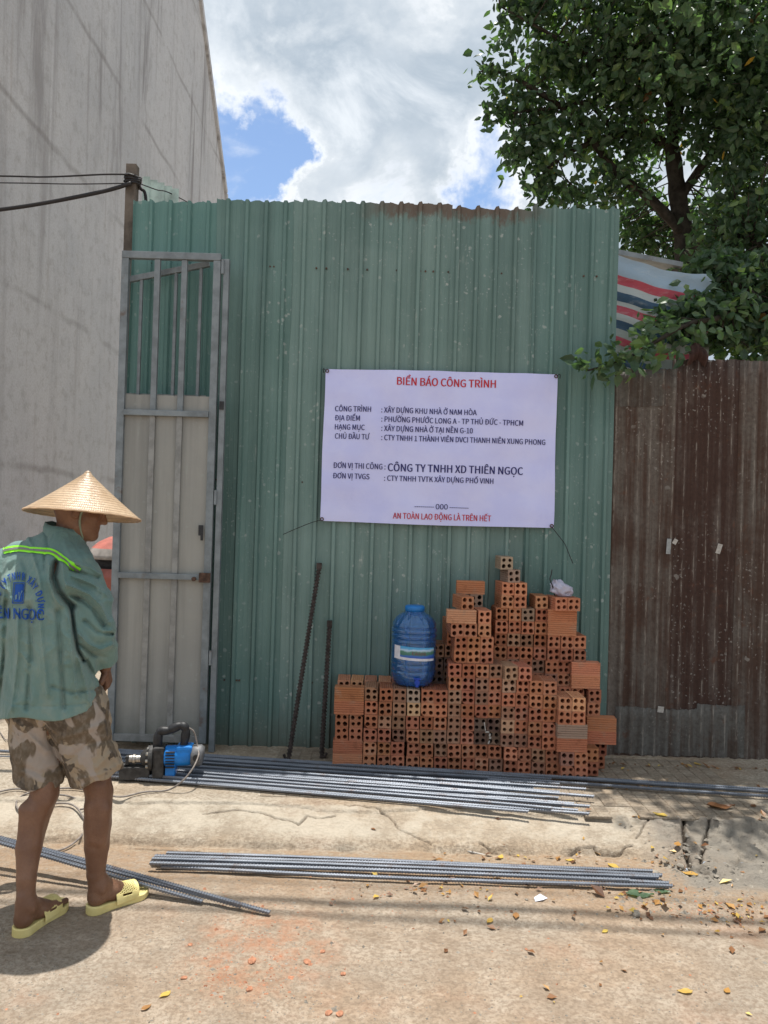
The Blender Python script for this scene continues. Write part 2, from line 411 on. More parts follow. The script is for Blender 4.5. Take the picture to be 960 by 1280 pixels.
setp(t, c, 0.93, 0, t.bump(t.math('ADD', n2, t.math('MULTIPLY', n3, 0.5)), 0.5, 0.012), 0.15)

m, t = newmat('fired_clay'); M['clay'] = m
oi = t.new('ShaderNodeObjectInfo')
n1 = t.noise(t.oc, 22, 5, 0.65); n2 = t.noise(t.oc, 130, 4, 0.7)
rnd = oi.outputs['Random']
vv = t.new('ShaderNodeVectorMath', operation='ADD'); t.link(t.oc, vv.inputs[0]); t.link(t.comb(t.math('MULTIPLY', rnd, 30), 0, t.math('MULTIPLY', rnd, 17)), vv.inputs[1])
n3 = t.noise(vv.outputs[0], 16, 5, 0.65)
tint = t.ramp(rnd, [(0, (0.78, 0.72, 0.70)), (0.5, (1.0, 0.98, 0.96)), (1, (1.18, 1.2, 1.2))])
c = t.mix(1.0, oi.outputs['Color'], tint, 'MULTIPLY')
c = t.mix(t.math('MULTIPLY', t.sstep(n3, 0.52, 0.72), 0.5), c, (0.40, 0.27, 0.19))
c = t.mix(t.math('MULTIPLY', t.sstep(n3, 0.45, 0.28), 0.5), c, (0.20, 0.075, 0.042))
c = t.mix(t.math('MULTIPLY', t.sstep(n2, 0.4, 0.8), 0.3), c, (0.16, 0.08, 0.05))
setp(t, c, 0.9, 0, t.bump(n2, 0.3, 0.002), 0.2)

m, t = newmat('rebar_steel'); M['rebar'] = m
n1 = t.noise(t.vmap(t.oc, (3, 40, 40)), 1.0, 6, 0.65); n2 = t.noise(t.oc, 150, 3, 0.7)
c = t.mix(t.sstep(n1, 0.35, 0.7), (0.14, 0.155, 0.185), (0.27, 0.29, 0.33))
c = t.mix(t.math('MULTIPLY', t.sstep(t.noise(t.oc, 4, 6, 0.7), 0.54, 0.68), 0.65), c, (0.12, 0.07, 0.045))
setp(t, c, t.math('ADD', 0.34, t.math('MULTIPLY', n2, 0.2)), 0.5, t.bump(n2, 0.2, 0.002), 0.45)
M['rebar_rust'] = simple('rusted_rebar', (0.050, 0.038, 0.034), 0.8, 0.1, 0.5, 40)
M['bark'] = simple('bark', (0.05, 0.043, 0.036), 0.95, 0, 0.45, 14, 0.7, 0.15)
def leafmat(name, stops, trans=0.35):
    m, t = newmat(name)
    a = t.new('ShaderNodeAttribute'); a.attribute_name = 'tint'
    c = t.ramp(a.outputs['Fac'], stops)
    setp(t, c, 0.42, 0, None, 0.45)
    tr = t.new('ShaderNodeBsdfTranslucent')
    t.link(t.mix(1.0, c, (1.6, 1.9, 0.7), 'MULTIPLY'), tr.inputs[0])
    mx = t.new('ShaderNodeMixShader'); mx.inputs[0].default_value = trans
    t.link(t.p.outputs[0], mx.inputs[1]); t.link(tr.outputs[0], mx.inputs[2]); t.link(mx.outputs[0], t.out.inputs[0])
    return m
M['leaf'] = leafmat('leaf_green', [(0, (0.035, 0.066, 0.038)), (0.45, (0.062, 0.112, 0.066)), (0.8, (0.105, 0.170, 0.098)), (0.955, (0.15, 0.22, 0.08)), (0.985, (0.10, 0.05, 0.025)), (1.0, (0.62, 0.36, 0.05))], 0.36)
M['litter'] = leafmat('dry_leaf', [(0, (0.13, 0.055, 0.025)), (0.5, (0.26, 0.12, 0.05)), (0.8, (0.42, 0.22, 0.06)), (1, (0.60, 0.43, 0.09))], 0.1)
M['wood'] = simple('weathered_wood', (0.135, 0.115, 0.098), 0.9, 0, 0.3, 10, 0.4, 0.15)
M['black'] = simple('black_plastic', (0.022, 0.022, 0.024), 0.5, 0, 0.4, 40, 0.15)
M['castiron'] = simple('dusty_black_iron', (0.045, 0.043, 0.042), 0.6, 0.15, 0.5, 30, 0.35)
M['steel'] = simple('worn_steel', (0.45, 0.42, 0.38), 0.35, 0.8, 0.3, 60, 0.1)
M['blue'] = simple('blue_paint', (0.012, 0.20, 0.62), 0.42, 0, 0.2, 14, 0.1)
M['greycap'] = simple('grey_cast_metal', (0.16, 0.16, 0.165), 0.55, 0.2, 0.3, 30, 0.2)
M['cable'] = simple('grey_cable', (0.21, 0.18, 0.16), 0.6, 0, 0.3, 30, 0.1)
M['wire'] = simple('black_wire', (0.018, 0.016, 0.018), 0.6, 0, 0.2, 30, 0.05)
M['stone'] = simple('grey_stone', (0.27, 0.24, 0.20), 0.95, 0, 0.4, 30, 0.5, 0.15)
M['chip'] = simple('brick_chip', (0.42, 0.20, 0.12), 0.95, 0, 0.3, 60, 0.4, 0.15)
# ------------------------------------------------------------ ground
PZ = 0.10                        # pavement height over the road
def PXY(lst, z=PZ): return [tuple(G(px, py, z)[:2]) for px, py in lst]
CR1 = PXY([(255, 1009), (290, 1007), (325, 1009), (345, 1014), (362, 1016), (374, 1019), (384, 1012), (402, 1014), (420, 1012)])
CR1b = PXY([(430, 1010), (470, 1013), (488, 1020), (498, 1028), (515, 1033), (540, 1040)], .08)
CR2 = PXY([(708, 1061), (722, 1057), (742, 1056), (748, 1059), (770, 1059), (790, 1057)], .03)
CR3 = PXY([(796, 1040), (806, 1030), (812, 1024)], .08)
CR4 = PXY([(852, 1020), (854, 1040), (856, 1060), (864, 1078)], .05)
CR5 = PXY([(886, 1038), (880, 1054), (875, 1078), (900, 1090)], .04)
CR6 = PXY([(600, 1052), (625, 1058), (645, 1062)], .03)
CR7 = PXY([(250, 1062), (205, 1060), (160, 1058)], .01)
KERB = PXY([(480, 1052), (520, 1055), (560, 1050), (600, 1056), (660, 1054), (700, 1061)], .03)
STEP = PXY([(848, 1022), (880, 1028), (920, 1032), (1000, 1036), (1200, 1040)], .09)
EDGE = [(-9, 3.66), (-1.5, 3.70), (-0.2, 3.70), (0.6, 3.73), (1.2, 3.74), (1.4, 3.66), (1.62, 3.50), (2.4, 3.40), (6, 3.36)]
def H(x, y):
    ex = np.interp(x, [e[0] for e in EDGE], [e[1] for e in EDGE])
    wdt = np.interp(x, [-9, 1.3, 1.6, 6], [0.34, 0.32, 0.46, 0.5])
    t = np.clip((y - ex + 0.03 * (fbm(x * 3, y * 3, 3) - .5)) / wdt, 0, 1)
    h = PZ * t ** 0.8
    h = np.where(t >= 1, PZ, h)
    h = h + 0.012 * (fbm(x * 2.2, y * 2.2, 5) - 0.5) * np.where((y > 4.05), 0.25, 1) + 0.006 * (fbm(x * 14, y * 14, 9) - .5) * np.where(y > 4.05, 0.4, 1)
    # thin worn screed ends in a ragged lip along the top of the slope
    lip = 4.01 + .05 * (fbm(x * 3.2, x * 0 + 2.0, 51, 4) - .5) * 2
    h = h - 0.012 * np.clip((lip - y) / .008, 0, 1) * np.clip(1 - (lip - y) / .22, 0, 1) * (x < 1.3)
    # broken, pitted slab at the right end of the slope
    rgh = np.clip((x - 1.38) / .10, 0, 1) * np.clip((4.02 - y) / .06, 0, 1) * np.clip((y - 3.40) / .12, 0, 1)
    h = h + rgh * (0.035 * (fbm(x * 9, y * 9, 41, 4) - .45) + .012 * (vnoise(x * 26, y * 26, 44) > .62))
    # chipped edge where the slope meets the road
    h = h - 0.018 * np.exp(-((y - ex - .01) / .018) ** 2) * np.clip((fbm(x * 5, y * 2, 61, 4) - .42) * 8, 0, 1)
    # worn ruts in the road
    h = h - 0.010 * np.exp(-((y - 3.02 - 0.05 * (x)) / 0.10) ** 2) * (x > -0.2) * (t <= 0)
    # right-hand slab: a step down behind which the poured ramp begins
    sx = np.interp(x, [p[0] for p in STEP], [p[1] for p in STEP])
    h = np.where((x > STEP[0][0]) & (y < sx), h - 0.030 * np.clip((sx - y) / 0.015, 0, 1) * np.clip(1 - (sx - y) / 0.5, 0, 1), h)
    return h
def crackmask(x, y):
    c = np.zeros_like(x)
    for ln, wd in ((CR1, .0034), (CR1b, .0026), (CR2, .0042), (CR3, .0026), (CR4, .009), (CR5, .0065), (CR6, .003), (CR7, .003)):
        jx = x + 0.007 * (fbm(x * 30, y * 30, 21, 3) - .5) * 2; jy = y + 0.010 * (fbm(x * 30, y * 30, 31, 3) - .5) * 2
        c = np.maximum(c, np.exp(-(seg_dist(jx, jy, ln) / wd) ** 2))
    return c
TS = 0.142
def tile_here(i, j):
    cx, cy = -0.62 + (i + .5) * TS, 4.965 - (j + .5) * TS
    if cx > 2.05: return False
    n = float(fbm(np.array([cx * 2.3]), np.array([cy * 2.3]), 77, 3)[0])
    if j >= 6: return (n > 0.45 and cx > -.25)
    if j >= 5: return n > 0.34
    return n > 0.25
TILES = [(i, j) for i in range(19) for j in range(7) if tile_here(i, j)]
TSET = set(TILES)
def sheet(name, xs, ys, mat, hf=H, crack=True):
    X, Y = np.meshgrid(xs, ys)
    Z = hf(X, Y); C = crackmask(X, Y) if crack else np.zeros_like(X)
    Z = Z - 0.03 * C
    if name == 'pavement':
        ii = np.floor((X + 0.62) / TS).astype(int); jj = np.floor((4.965 - Y) / TS).astype(int)
        mk_ = np.zeros_like(X, bool)
        for (i, j) in TILES: mk_ |= (ii == i) & (jj == j)
        Z = np.where(mk_, Z - 0.005, Z)
    n, k = X.shape
    V = np.stack([X, Y, Z], -1).reshape(-1, 3)
    a = (np.arange(n - 1)[:, None] * k + np.arange(k - 1)[None, :]).reshape(-1)
    Fc = np.stack([a, a + 1, a + k + 1, a + k], -1)
    me = bpy.data.meshes.new(name)
    me.vertices.add(len(V)); me.vertices.foreach_set('co', V.astype(np.float32).ravel())
    me.loops.add(len(Fc) * 4); me.loops.foreach_set('vertex_index', Fc.astype(np.int32).ravel())
    me.polygons.add(len(Fc)); me.polygons.foreach_set('loop_start', np.arange(0, len(Fc) * 4, 4, dtype=np.int32))
    me.polygons.foreach_set('use_smooth', np.ones(len(Fc), bool))
    me.materials.append(mat); me.update(calc_edges=True)
    gm = np.clip((X - 1.34 + .25 * (fbm(X * 4, Y * 4, 71) - .5)) / .12, 0, 1) * np.clip((4.02 - Y) / .05, 0, 1) * np.clip((Y - 3.36 + .1 * (fbm(X * 6, Y * 6, 72) - .5)) / .10, 0, 1)
    exx = np.interp(X, [e[0] for e in EDGE], [e[1] for e in EDGE])
    sk = np.clip((Y - exx - .05) / .05, 0, 1) * np.clip((4.03 + .05 * (fbm(X * 4, Y * 4, 91) - .5) - Y) / .015, 0, 1) * (1 - gm)
    at = me.attributes.new('skim', 'FLOAT', 'POINT'); at.data.foreach_set('value', sk.astype(np.float32).ravel())
    dt = np.clip((exx + .03 + .06 * (fbm(X * 3, Y * 3, 93) - .5) - Y) / .04, 0, 1) * np.clip((Y - 3.15 + .25 * (fbm(X * 2, Y * 2, 94) - .5)) / .25, 0, 1) * (1 - gm)
    at = me.attributes.new('dirt', 'FLOAT', 'POINT'); at.data.foreach_set('value', dt.astype(np.float32).ravel())
    at = me.attributes.new('grey', 'FLOAT', 'POINT'); at.data.foreach_set('value', gm.astype(np.float32).ravel())
    at = me.attributes.new('crack', 'FLOAT', 'POINT'); at.data.foreach_set('value', C.astype(np.float32).ravel())
    o = obj(name, me); tag(o, kind='structure'); return o
def cc(*segs):
    out = [np.arange(a, b, s) for a, b, s in segs]; out.append([segs[-1][1]]); return np.concatenate(out)
sheet('road', cc((-60, -3, 3), (-3, 3.2, .02), (3.2, 60, 3)), cc((-60, 0, 4), (0, 3.35, .02), (3.35, 3.62, .01)), M['road'])
sheet('pavement', cc((-60, -3, 3), (-3, -1.6, .03), (-1.6, 2.4, .006), (2.4, 4.5, .05), (4.5, 60, 4)), cc((3.62, 4.1, .005), (4.1, 5.3, .02)), M['pave'])
sheet('yard_ground', cc((-60, -4, 4), (-4, 8, .2), (8, 60, 4)), cc((5.3, 14, .2), (14, 120, 8)), M['pave'], lambda x, y: PZ - 0.004 + 0.03 * (fbm(x, y, 4) - .5) * np.clip((y - 5.3) / 1, 0, 1), False)
pave = bpy.data.objects['pavement']

def tile_mesh():
    g = 0.0024; s = TS / 2 - 0.0009; mb = MB()
    mb.box(-s, s, -s, s, -0.012, -0.003)
    for sx in (-1, 1):
        for sy in (-1, 1):
            x0, x1 = sorted((sx * g * .5, sx * s)); y0, y1 = sorted((sy * g * .5, sy * s))
            mb.add([(x0, y0, -.003), (x1, y0, -.003), (x1, y1, -.003), (x0, y1, -.003), (x0 + .002, y0 + .002, 0), (x1 - .002, y0 + .002, 0), (x1 - .002, y1 - .002, 0), (x0 + .002, y1 - .002, 0)],
                   [(4, 5, 6, 7), (0, 1, 5, 4), (1, 2, 6, 5), (2, 3, 7, 6), (3, 0, 4, 7)])
    return mesh('paving_tile', mb.V, mb.F, M['tile'])
tm = tile_mesh(); rng = random.Random(5)
for (i, j) in TILES:
    x, y = -0.62 + (i + .5) * TS, 4.965 - (j + .5) * TS
    z = float(H(np.array([x]), np.array([y]))[0])
    obj('paving_tile', tm, pave, (x, y, z + rng.uniform(-.0012, .001)), (rng.uniform(-.006, .006), rng.uniform(-.006, .006), rng.uniform(-.006, .006)))

# ------------------------------------------------------------ neighbouring building: one tall blank wall
XW = -2.8
bl = empty('neighbouring_building', (XW, 5.08, 0))
tag(bl, 'tall blank building with weathered grey plaster wall and sloping rear edge', 'building')
prof = [(5.08, 0), (13.6, 0), (13.4, 5.4), (12.7, 6.9), (10.7, 8.75), (8.7, 10.6), (8.7, 12.0), (5.08, 12.0)]
V = [(0, y - 5.08, z) for y, z in prof] + [(-7, y - 5.08, z) for y, z in prof]
n = len(prof)
part('wall', V, [tuple(range(n)), tuple(range(2 * n - 1, n - 1, -1))] + [(i, i + n, (i + 1) % n + n, (i + 1) % n) for i in range(n)], M['plaster'], bl)
mb = MB()
for (a, b) in zip(prof[2:6], prof[3:7]):
    d = Vector((0, b[0] - a[0], b[1] - a[1])); nrm = Vector((0, d.z, -d.y)).normalized() * 0.09
    if nrm.y < 0: nrm = -nrm
    A = Vector((0.04, a[0] - 5.08, a[1])); B = Vector((0.04, b[0] - 5.08, b[1]))
    mb.add([A, B, B + nrm, A + nrm] + [q + Vector((-7.04, 0, 0)) for q in (A, B, B + nrm, A + nrm)], [(0, 1, 2, 3), (7, 6, 5, 4), (0, 4, 5, 1), (1, 5, 6, 2), (2, 6, 7, 3), (3, 7, 4, 0)])
mb.build('roof_edge', M['plaster'], bl)

# ------------------------------------------------------------ green trapezoid sheet fence (ribs 125 mm apart)
FY = 5.0
def trap_sheet(x0, x1, z0, ztop, y, mat, name, parent, pitch=0.125, phase=0.0, depth=0.020, wob=0.0065, nz=26, seed=1, lean=0.0):
    r = random.Random(seed); xs = []
    k = math.floor((x0 - phase) / pitch) - 1
    while True:
        b = phase + k * pitch
        if b > x1 + pitch: break
        for dx, dd in ((0.000, 0), (0.030, 0), (0.0335, 0.0013), (0.0365, 0), (0.060, 0), (0.0635, 0.0013), (0.0665, 0), (0.087, 0), (0.097, depth), (0.115, depth), (0.1235, 0)):
            q = b + dx
            if x0 <= q <= x1: xs.append((q, dd))
        k += 1
    V = []; Fc = []; m_ = len(xs)
    for iz in range(nz + 1):
        for (q, dd) in xs:
            zt = ztop(q) if callable(ztop) else ztop
            z = z0 + (zt - z0) * iz / nz
            if iz == nz: z += 0.006 * math.sin(q * 50 + seed) + r.uniform(-.003, .003) + (0.008 if dd > .01 else 0)
            wv = wob * math.sin(q * 3.1 + z * 1.7 + seed) + wob * .5 * math.sin(q * 7 - z * 4.3 + seed * 2)
            V.append((q, y - dd + wv + lean * (z - z0), z))
    for iz in range(nz):
        for i in range(m_ - 1):
            Fc.append((iz * m_ + i, iz * m_ + i + 1, (iz + 1) * m_ + i + 1, (iz + 1) * m_ + i))
    # thickness: a second skin 1.5 mm behind, closed at the edges
    N = len(V)
    V += [(x, yy + .0015, z) for x, yy, z in V]
    Fc += [tuple(N + i for i in reversed(f)) for f in Fc]
    for i in range(m_ - 1): Fc += [(nz * m_ + i, nz * m_ + i + 1, N + nz * m_ + i + 1, N + nz * m_ + i), (i + 1, i, N + i, N + i + 1)]
    for iz in range(nz): Fc += [((iz + 1) * m_, iz * m_, N + iz * m_, N + (iz + 1) * m_), (iz * m_ + m_ - 1, (iz + 1) * m_ + m_ - 1, N + (iz + 1) * m_ + m_ - 1, N + iz * m_ + m_ - 1)]
    return part(name, V, Fc, mat, parent)
xl = W(166, 245, FY).x; xr = W(772, 265, FY).x; xr2 = W(752, 900, FY).x
zt = W(480, 256, FY).z
fence = empty('green_sheet_fence', (0, FY, 0))
tag(fence, 'tall green ribbed metal sheet fence behind the brick pile, spattered and rusty on top', 'fence')
EX = [xl, W(268, 400, FY).x, W(366, 400, FY).x, W(562, 400, FY).x, W(664, 400, FY).x, (xr + xr2) / 2 + .012]
tops = [zt - .02, zt - .0, zt + .012, zt - .005, zt + .015]
mats = ['green3', 'green', 'green2', 'green2', 'green']
for i in range(5):
    a, b = EX[i], EX[i + 1]
    trap_sheet(a - (0.03 if i else 0), b + .01, PZ - .01, (lambda q, T=tops[i]: T), 0 + (0.0035 if i % 2 else 0.0), M[mats[i]], 'corrugated_sheet', fence, phase=EX[4] + .02 + .002 * i, seed=i + 1)
# rails that carry the sheets
mb = MB()
for z in (0.5, 1.8, 3.2): mb.box(xl + .02, xr2 - .03, 0.020, 0.060, z, z + .04)
mb.build('rail', M['rusty_iron'], fence)
mb = MB()
for i in range(60):
    q = EX[0] + .03 + (EX[-1] - EX[0] - .06) * rng.random(); z = rng.choice((0.52, 1.82, 3.22))
    mb.tube([(q, .006, z), (q, -.006, z)], .006, 6)
scr = mb.build('screws', M['rusty_iron'], fence); scr['kind'] = 'stuff'

# ------------------------------------------------------------ rusty corrugated fence on the right
def wave_sheet(x0, x1, z0, z1, y, mat, name, parent, pitch=0.076, amp=0.009, seed=1, nz=14):
    r = random.Random(seed); n = int((x1 - x0) / pitch * 10); V = []; Fc = []
    for iz in range(nz + 1):
        for i in range(n + 1):
            q = x0 + (x1 - x0) * i / n; z = z0 + (z1 - z0) * iz / nz
            if iz in (0, nz): z += 0.006 * math.sin(q * 9 + seed * 3) + r.uniform(-.004, .004)
            V.append((q, y + amp * math.sin(2 * math.pi * q / pitch), z))
    k = n + 1
    for iz in range(nz):
        for i in range(n): Fc.append((iz * k + i, iz * k + i + 1, (iz + 1) * k + i + 1, (iz + 1) * k + i))
    N = len(V); V += [(a, b + .0015, c) for a, b, c in V]; Fc += [tuple(N + i for i in reversed(f)) for f in Fc]
    for i in range(n): Fc += [(nz * k + i, nz * k + i + 1, N + nz * k + i + 1, N + nz * k + i)]
    return part(name, V, Fc, mat, parent, smooth=True)
rf = empty('rusty_fence', (0, 5.03, 0))
tag(rf, 'rust brown corrugated metal fence right of the green fence, patched and flecked', 'fence')
rx0 = W(752, 700, 5.03).x; rz = W(860, 447, 5.03).z
bx = [rx0 - .02, W(840, 700, 5.03).x, W(925, 700, 5.03).x, 3.2, 3.95, 4.7, 5.45, 6.2]
for i in range(len(bx) - 1):
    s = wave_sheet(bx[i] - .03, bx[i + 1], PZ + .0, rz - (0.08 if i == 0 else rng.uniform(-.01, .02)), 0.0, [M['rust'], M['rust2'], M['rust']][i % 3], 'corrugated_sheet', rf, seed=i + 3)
    s.location.y = 0.004 * (i % 2)
# patches of other sheets lapped over the front
ptc = [(755, 832, 462, 506, 'zinc'), (770, 872, 884, 948, 'zinc'), (872, 930, 880, 948, 'zinc')]
for i, (xa, xb, ya, yb, mm) in enumerate(ptc):
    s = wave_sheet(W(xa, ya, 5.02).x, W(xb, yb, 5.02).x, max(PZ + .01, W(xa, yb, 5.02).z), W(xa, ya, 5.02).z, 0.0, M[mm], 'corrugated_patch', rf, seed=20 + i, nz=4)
    s.location.y = -.0045
mb = MB()
for z in (0.6, 1.7, 2.5): mb.box(rx0 + .02, 6.1, 0.02, 0.06, z, z + .05)
mb.build('rail', M['wood'], rf)
# scraps stuck on it
def scrap(px, py, w, h, mat, lab, rz_=0.0):
    p = W(px, py, 5.012)
    mb = MB(); mb.box(-w / 2, w / 2, -.0015, .0015, -h / 2, h / 2)
    o = mb.build('sticker', mat, rf, loc=(p.x, -0.0155, p.z), rot=(0.06, rz_, 0)); o['label'] = lab
M['paper'] = simple('torn_paper', (0.42, 0.40, 0.37), 0.9, 0, 0.2, 60)
M['silver'] = simple('silver_tape', (0.30, 0.32, 0.33), 0.45, 0.2, 0.2, 60)
scrap(836, 683, .028, .10, M['silver'], 'small silver strip', .03)
scrap(844, 677, .026, .035, M['paper'], 'small torn white scrap', .5)
scrap(899, 686, .030, .065, M['paper'], 'torn white scrap', .25)
scrap(826, 887, .04, .04, M['paper'], 'square white scrap low down', .1)

# ------------------------------------------------------------ timber post with cables
post = empty('timber_post', (W(163, 300, 5.07).x, 5.07, 0))
tag(post, 'weathered square timber post rising above the left end of the green fence', 'post')
pz = W(163, 207, 5.07).z
mb = MB(); mb.box(-.034, .034, -.034, .034, PZ, pz, bev=.004)
mb.build('shaft', M['wood'], post)
V, Fc = [], []
mb = MB()
for i in range(4):
    z = W(163, 222 + 3.3 * i, 5.07).z
    mb.tube([(math.cos(a) * .05 * (1 + .12 * math.sin(3 * a + i)), math.sin(a) * .05, z + .006 * math.sin(a * 2 + i)) for a in np.linspace(0, 2 * math.pi, 17)], .0075, 6, False)
mb.build('wire_binding', M['wire'], post, True)
def cable(name, pts, r, label, cat, mat=None, group=None, n=8, sub=8):
    P = smooth_path(pts, sub); o0 = P[0]
    V, Fc = tube_vf([p - o0 for p in P], r, n)
    return tag(part(name, V, Fc, mat or M['wire'], None, True, loc=o0), label, cat, group)
a = W(164, 229, 5.01)
cable('overhead_cable', [a, W(130, 239, 5.01), W(60, 253, 5.01), W(0, 262, 5.01), W(-120, 276, 5.01), W(-500, 290, 5.01), W(-1000, 250, 5.01)], .0135, 'thick black cable sagging left from the timber post', 'cable')
cable('overhead_cable', [W(160, 218, 5.01), W(130, 218, 5.01), W(60, 221, 5.01), W(0, 220, 5.01), W(-300, 214, 5.01), W(-1000, 190, 5.01)], .006, 'upper thin black wire running left from the post top', 'wire')
cable('overhead_cable', [W(160, 229, 5.012), W(90, 230, 5.012), W(0, 228.5, 5.012), W(-300, 226, 5.012), W(-1000, 206, 5.012)], .004, 'lower of the two thin wires running left from the post', 'wire')
cable('overhead_cable', [W(168, 227, 5.09), W(195, 237, 5.3), W(220, 245, 5.5), W(300, 290, 6.4)], .004, 'thin wire running right from the timber post behind the fence', 'wire')
cable('drop_cable', [W(169, 229, 5.10), W(176, 236, 5.12), W(182, 246, 5.14), W(184, 300, 5.16)], .011, 'short thick black cable curving down behind the fence by the post', 'cable')
# street cables high above the road: they are out of the picture and only their shadows are seen
for k, (y0, r, lb) in enumerate(((4.27, .019, 'thick bundle of overhead street cables above the road'), (4.17, .013, 'overhead street cable nearer the road middle'), (4.42, .006, 'thin overhead street wire nearest the fence'))):
    cable('street_cable', [(-8, y0 + .25, 6.5), (-3, y0 + .09, 6.25), (2, y0 - .05, 6.1), (8, y0 - .25, 6.3)], r, lb, 'cable')
# folded pale roofing behind the fence
pr = W(205, 240, 5.6)
mb = MB()
for i in range(5): mb.box(-.11 + i * .052, -.11 + (i + 1) * .052, (.006 if i % 2 else 0), (.010 if i % 2 else .004), -.30, .045 - .02 * i)
tag(mb.build('roofing_sheet', simple('pale_translucent_roofing', (.42, .52, .47), .5), None, loc=(pr.x + .0, 5.45, pr.z + .0), rot=(0, 0, 0)), 'pale translucent roofing strip just showing above the fence beside the timber post', 'roofing sheet')
mb = MB(); mb.box(-.05, .15, 0, .1, -pr.z + PZ, -.06); 
tag(mb.build('stacked_boards', M['wood'], None, loc=(pr.x, 5.6, pr.z - .06)), 'upright boards behind the fence carrying the pale roofing strip', 'boards')

# ------------------------------------------------------------ gate leaf
GY = 4.84
gate = empty('gate_leaf', (0, GY, 0))
tag(gate, 'front grey steel gate leaf with sheet lower part and open bars above', 'gate')
def gx(px, py): return W(px, py, GY).x
def gz(py, px=205): return W(px, py, GY).z
g0, g1 = gx(152, 500) - .022, gx(270, 500) + .006
gt, gb = gz(316), gz(927)
tb = .045
def beam(x0, x1, z0, z1, y0, y1, name, mat, par, bev=.003, yoff=0.0):
    mb = MB(); mb.box(x0, x1, y0, y1, z0, z1, bev=bev); return mb.build(name, mat, par)
beam(g0, g0 + tb, gb, gt - tb, -.02, .02, 'stile', M['frame'], gate)
beam(g1 - tb, g1, gb, gt - tb, -.02, .02, 'stile', M['frame'], gate)
beam(g0, g1, gt - tb + .001, gt, -.022, .02, 'top_rail', M['frame'], gate)
beam(g0 + tb, g1 - tb, gb, gb + tb, -.018, .02, 'bottom_rail', M['frame_low'], gate)
for py in (517, 720):
    z = gz(py); beam(g0 + tb, g1 - tb, z - .018, z + .018, -.030, .0, 'cross_rail', M['frame'], gate)
for f in (0.335, 0.655):
    x = g0 + tb + (g1 - g0 - 2 * tb) * f
    beam(x - .018, x + .018, gz(517) + .018, gt - tb, -.014, .014, 'bar', M['frame'], gate)
    beam(x - .020, x + .016, gb + tb, gz(720) - .018, -.010, .003, 'bar', M['frame_low'], gate)
    beam(x - .020, x + .016, gz(720) + .018, gz(517) - .018, -.010, .003, 'bar', M['frame_low'], gate)
# sheet panel
zt2 = gz(494); mb = MB()
mb.box(g0 + tb - .01, g1 - tb + .01, .0045, .0065, gb + .02, zt2)
mb.build('sheet_panel', M['panel'], gate)
lk = beam(g1 - .07, g1 + .002, gz(720) - .03, gz(720) + .03, -.042, -.0305, 'lock_plate', M['rusty_iron'], gate)
mb = MB(); mb.tube([(g1 - .10, -.033, gz(722)), (g1 - .10, -.050, gz(722))], .014, 10); mb.build('bolt', M['rusty_iron'], gate)
mb = MB(); mb.box(g1 - .085, g1 - .055, -.028, -.0205, gz(668), gz(655), bev=.003); mb.box(g1 - .07, g1 - .055, -.03, -.021, gz(674), gz(664), bev=.002)
mb.build('latch', M['black'], gate)
for py in (332, 620, 820):
    mb = MB(); mb.tube([(g1 + .012, -.012, gz(py + 9)), (g1 + .012, -.012, gz(py - 9))], .010, 10); mb.build('hinge', M['frame'], gate)
hp = empty('gate_post', (g1 + .032, GY + .012, 0)); tag(hp, 'slim grey steel hinge post between the gate and the green fence', 'post')
mb = MB(); mb.box(-.016, .020, -.02, .02, PZ, gt - .03, bev=.003); mb.build('shaft', M['frame'], hp)
mb = MB(); mb.box(-.012, .014, -.03, -.02, gz(510), gz(500)); mb.build('clamp', M['black'], hp)
# second leaf folded behind: its sloping head and thin bars show through the bars of the first
g2 = empty('gate_leaf', (0, GY + .075, 0)); tag(g2, 'second gate leaf folded behind, seen as sloping rail and thin bars', 'gate')
A = W(160, 350, GY + .075); B = W(262, 330, GY + .075)
def sbeam(A, B, w, d, name, mat, par):
    dv = (B - A); L = dv.length; q = dv.to_track_quat('X', 'Z')
    mb = MB(); mb.box(0, L, -d / 2, d / 2, -w / 2, w / 2, bev=.002)
    o = mb.build(name, mat, par); o.rotation_euler = q.to_euler(); o.location = A; return o
A.y = 0; B.y = 0
sbeam(A, B, .036, .03, 'head_rail', M['frame'], g2)
for px in (175, 218, 249):
    x = W(px, 420, GY + .075).x; t_ = (x - A.x) / (B.x - A.x)
    beam(x - .010, x + .010, gb + .04, A.z + (B.z - A.z) * t_ - .018, -.010, .010, 'bar', M['frame'], g2)
beam(A.x, B.x, gb, gb + .04, -.012, .012, 'bottom_rail', M['frame'], g2)
mb = MB(); mb.box(A.x, B.x, .013, .015, gb + .04, zt2 + .02); mb.build('sheet_panel', M['panel'], g2)

# ------------------------------------------------------------ cement mixer in the yard, seen between the man and the gate
mx = empty('cement_mixer', (W(160, 700, 6.0).x, 6.0, PZ)); tag(mx, 'red drum of a cement mixer half hidden between the hat and gate', 'cement mixer')
M['red'] = simple('faded_red_paint', (0.45, 0.15, 0.12), 0.5, 0, 0.25, 9)
M['redp'] = simple('cement_crust', (0.40, 0.36, 0.33), 0.9, 0, 0.3, 9)
z0 = W(125, 700, 6.0).z - PZ
V, Fc = lathe([(.02, .29), (.14, .275), (.22, .235), (.285, .17), (.31, .10)], 32); V = [Vector(v) for v in V]
def Lp(name, prof, mat, z):
    V, Fc = lathe(prof, 32); return part(name, V, Fc, mat, mx, True, loc=(0, 0, z))
dz = z0 - .10
Lp('drum_top', [(.0, .30), (.14, .285), (.22, .245), (.27, .20)], M['red'], dz)
Lp('drum_band', [(.27, .20), (.295, .15), (.30, .12), (.27, .12)], M['redp'], dz)
Lp('drum_neck', [(.27, .12), (.24, .10), (.24, .06), (.27, .05)], M['black'], dz)
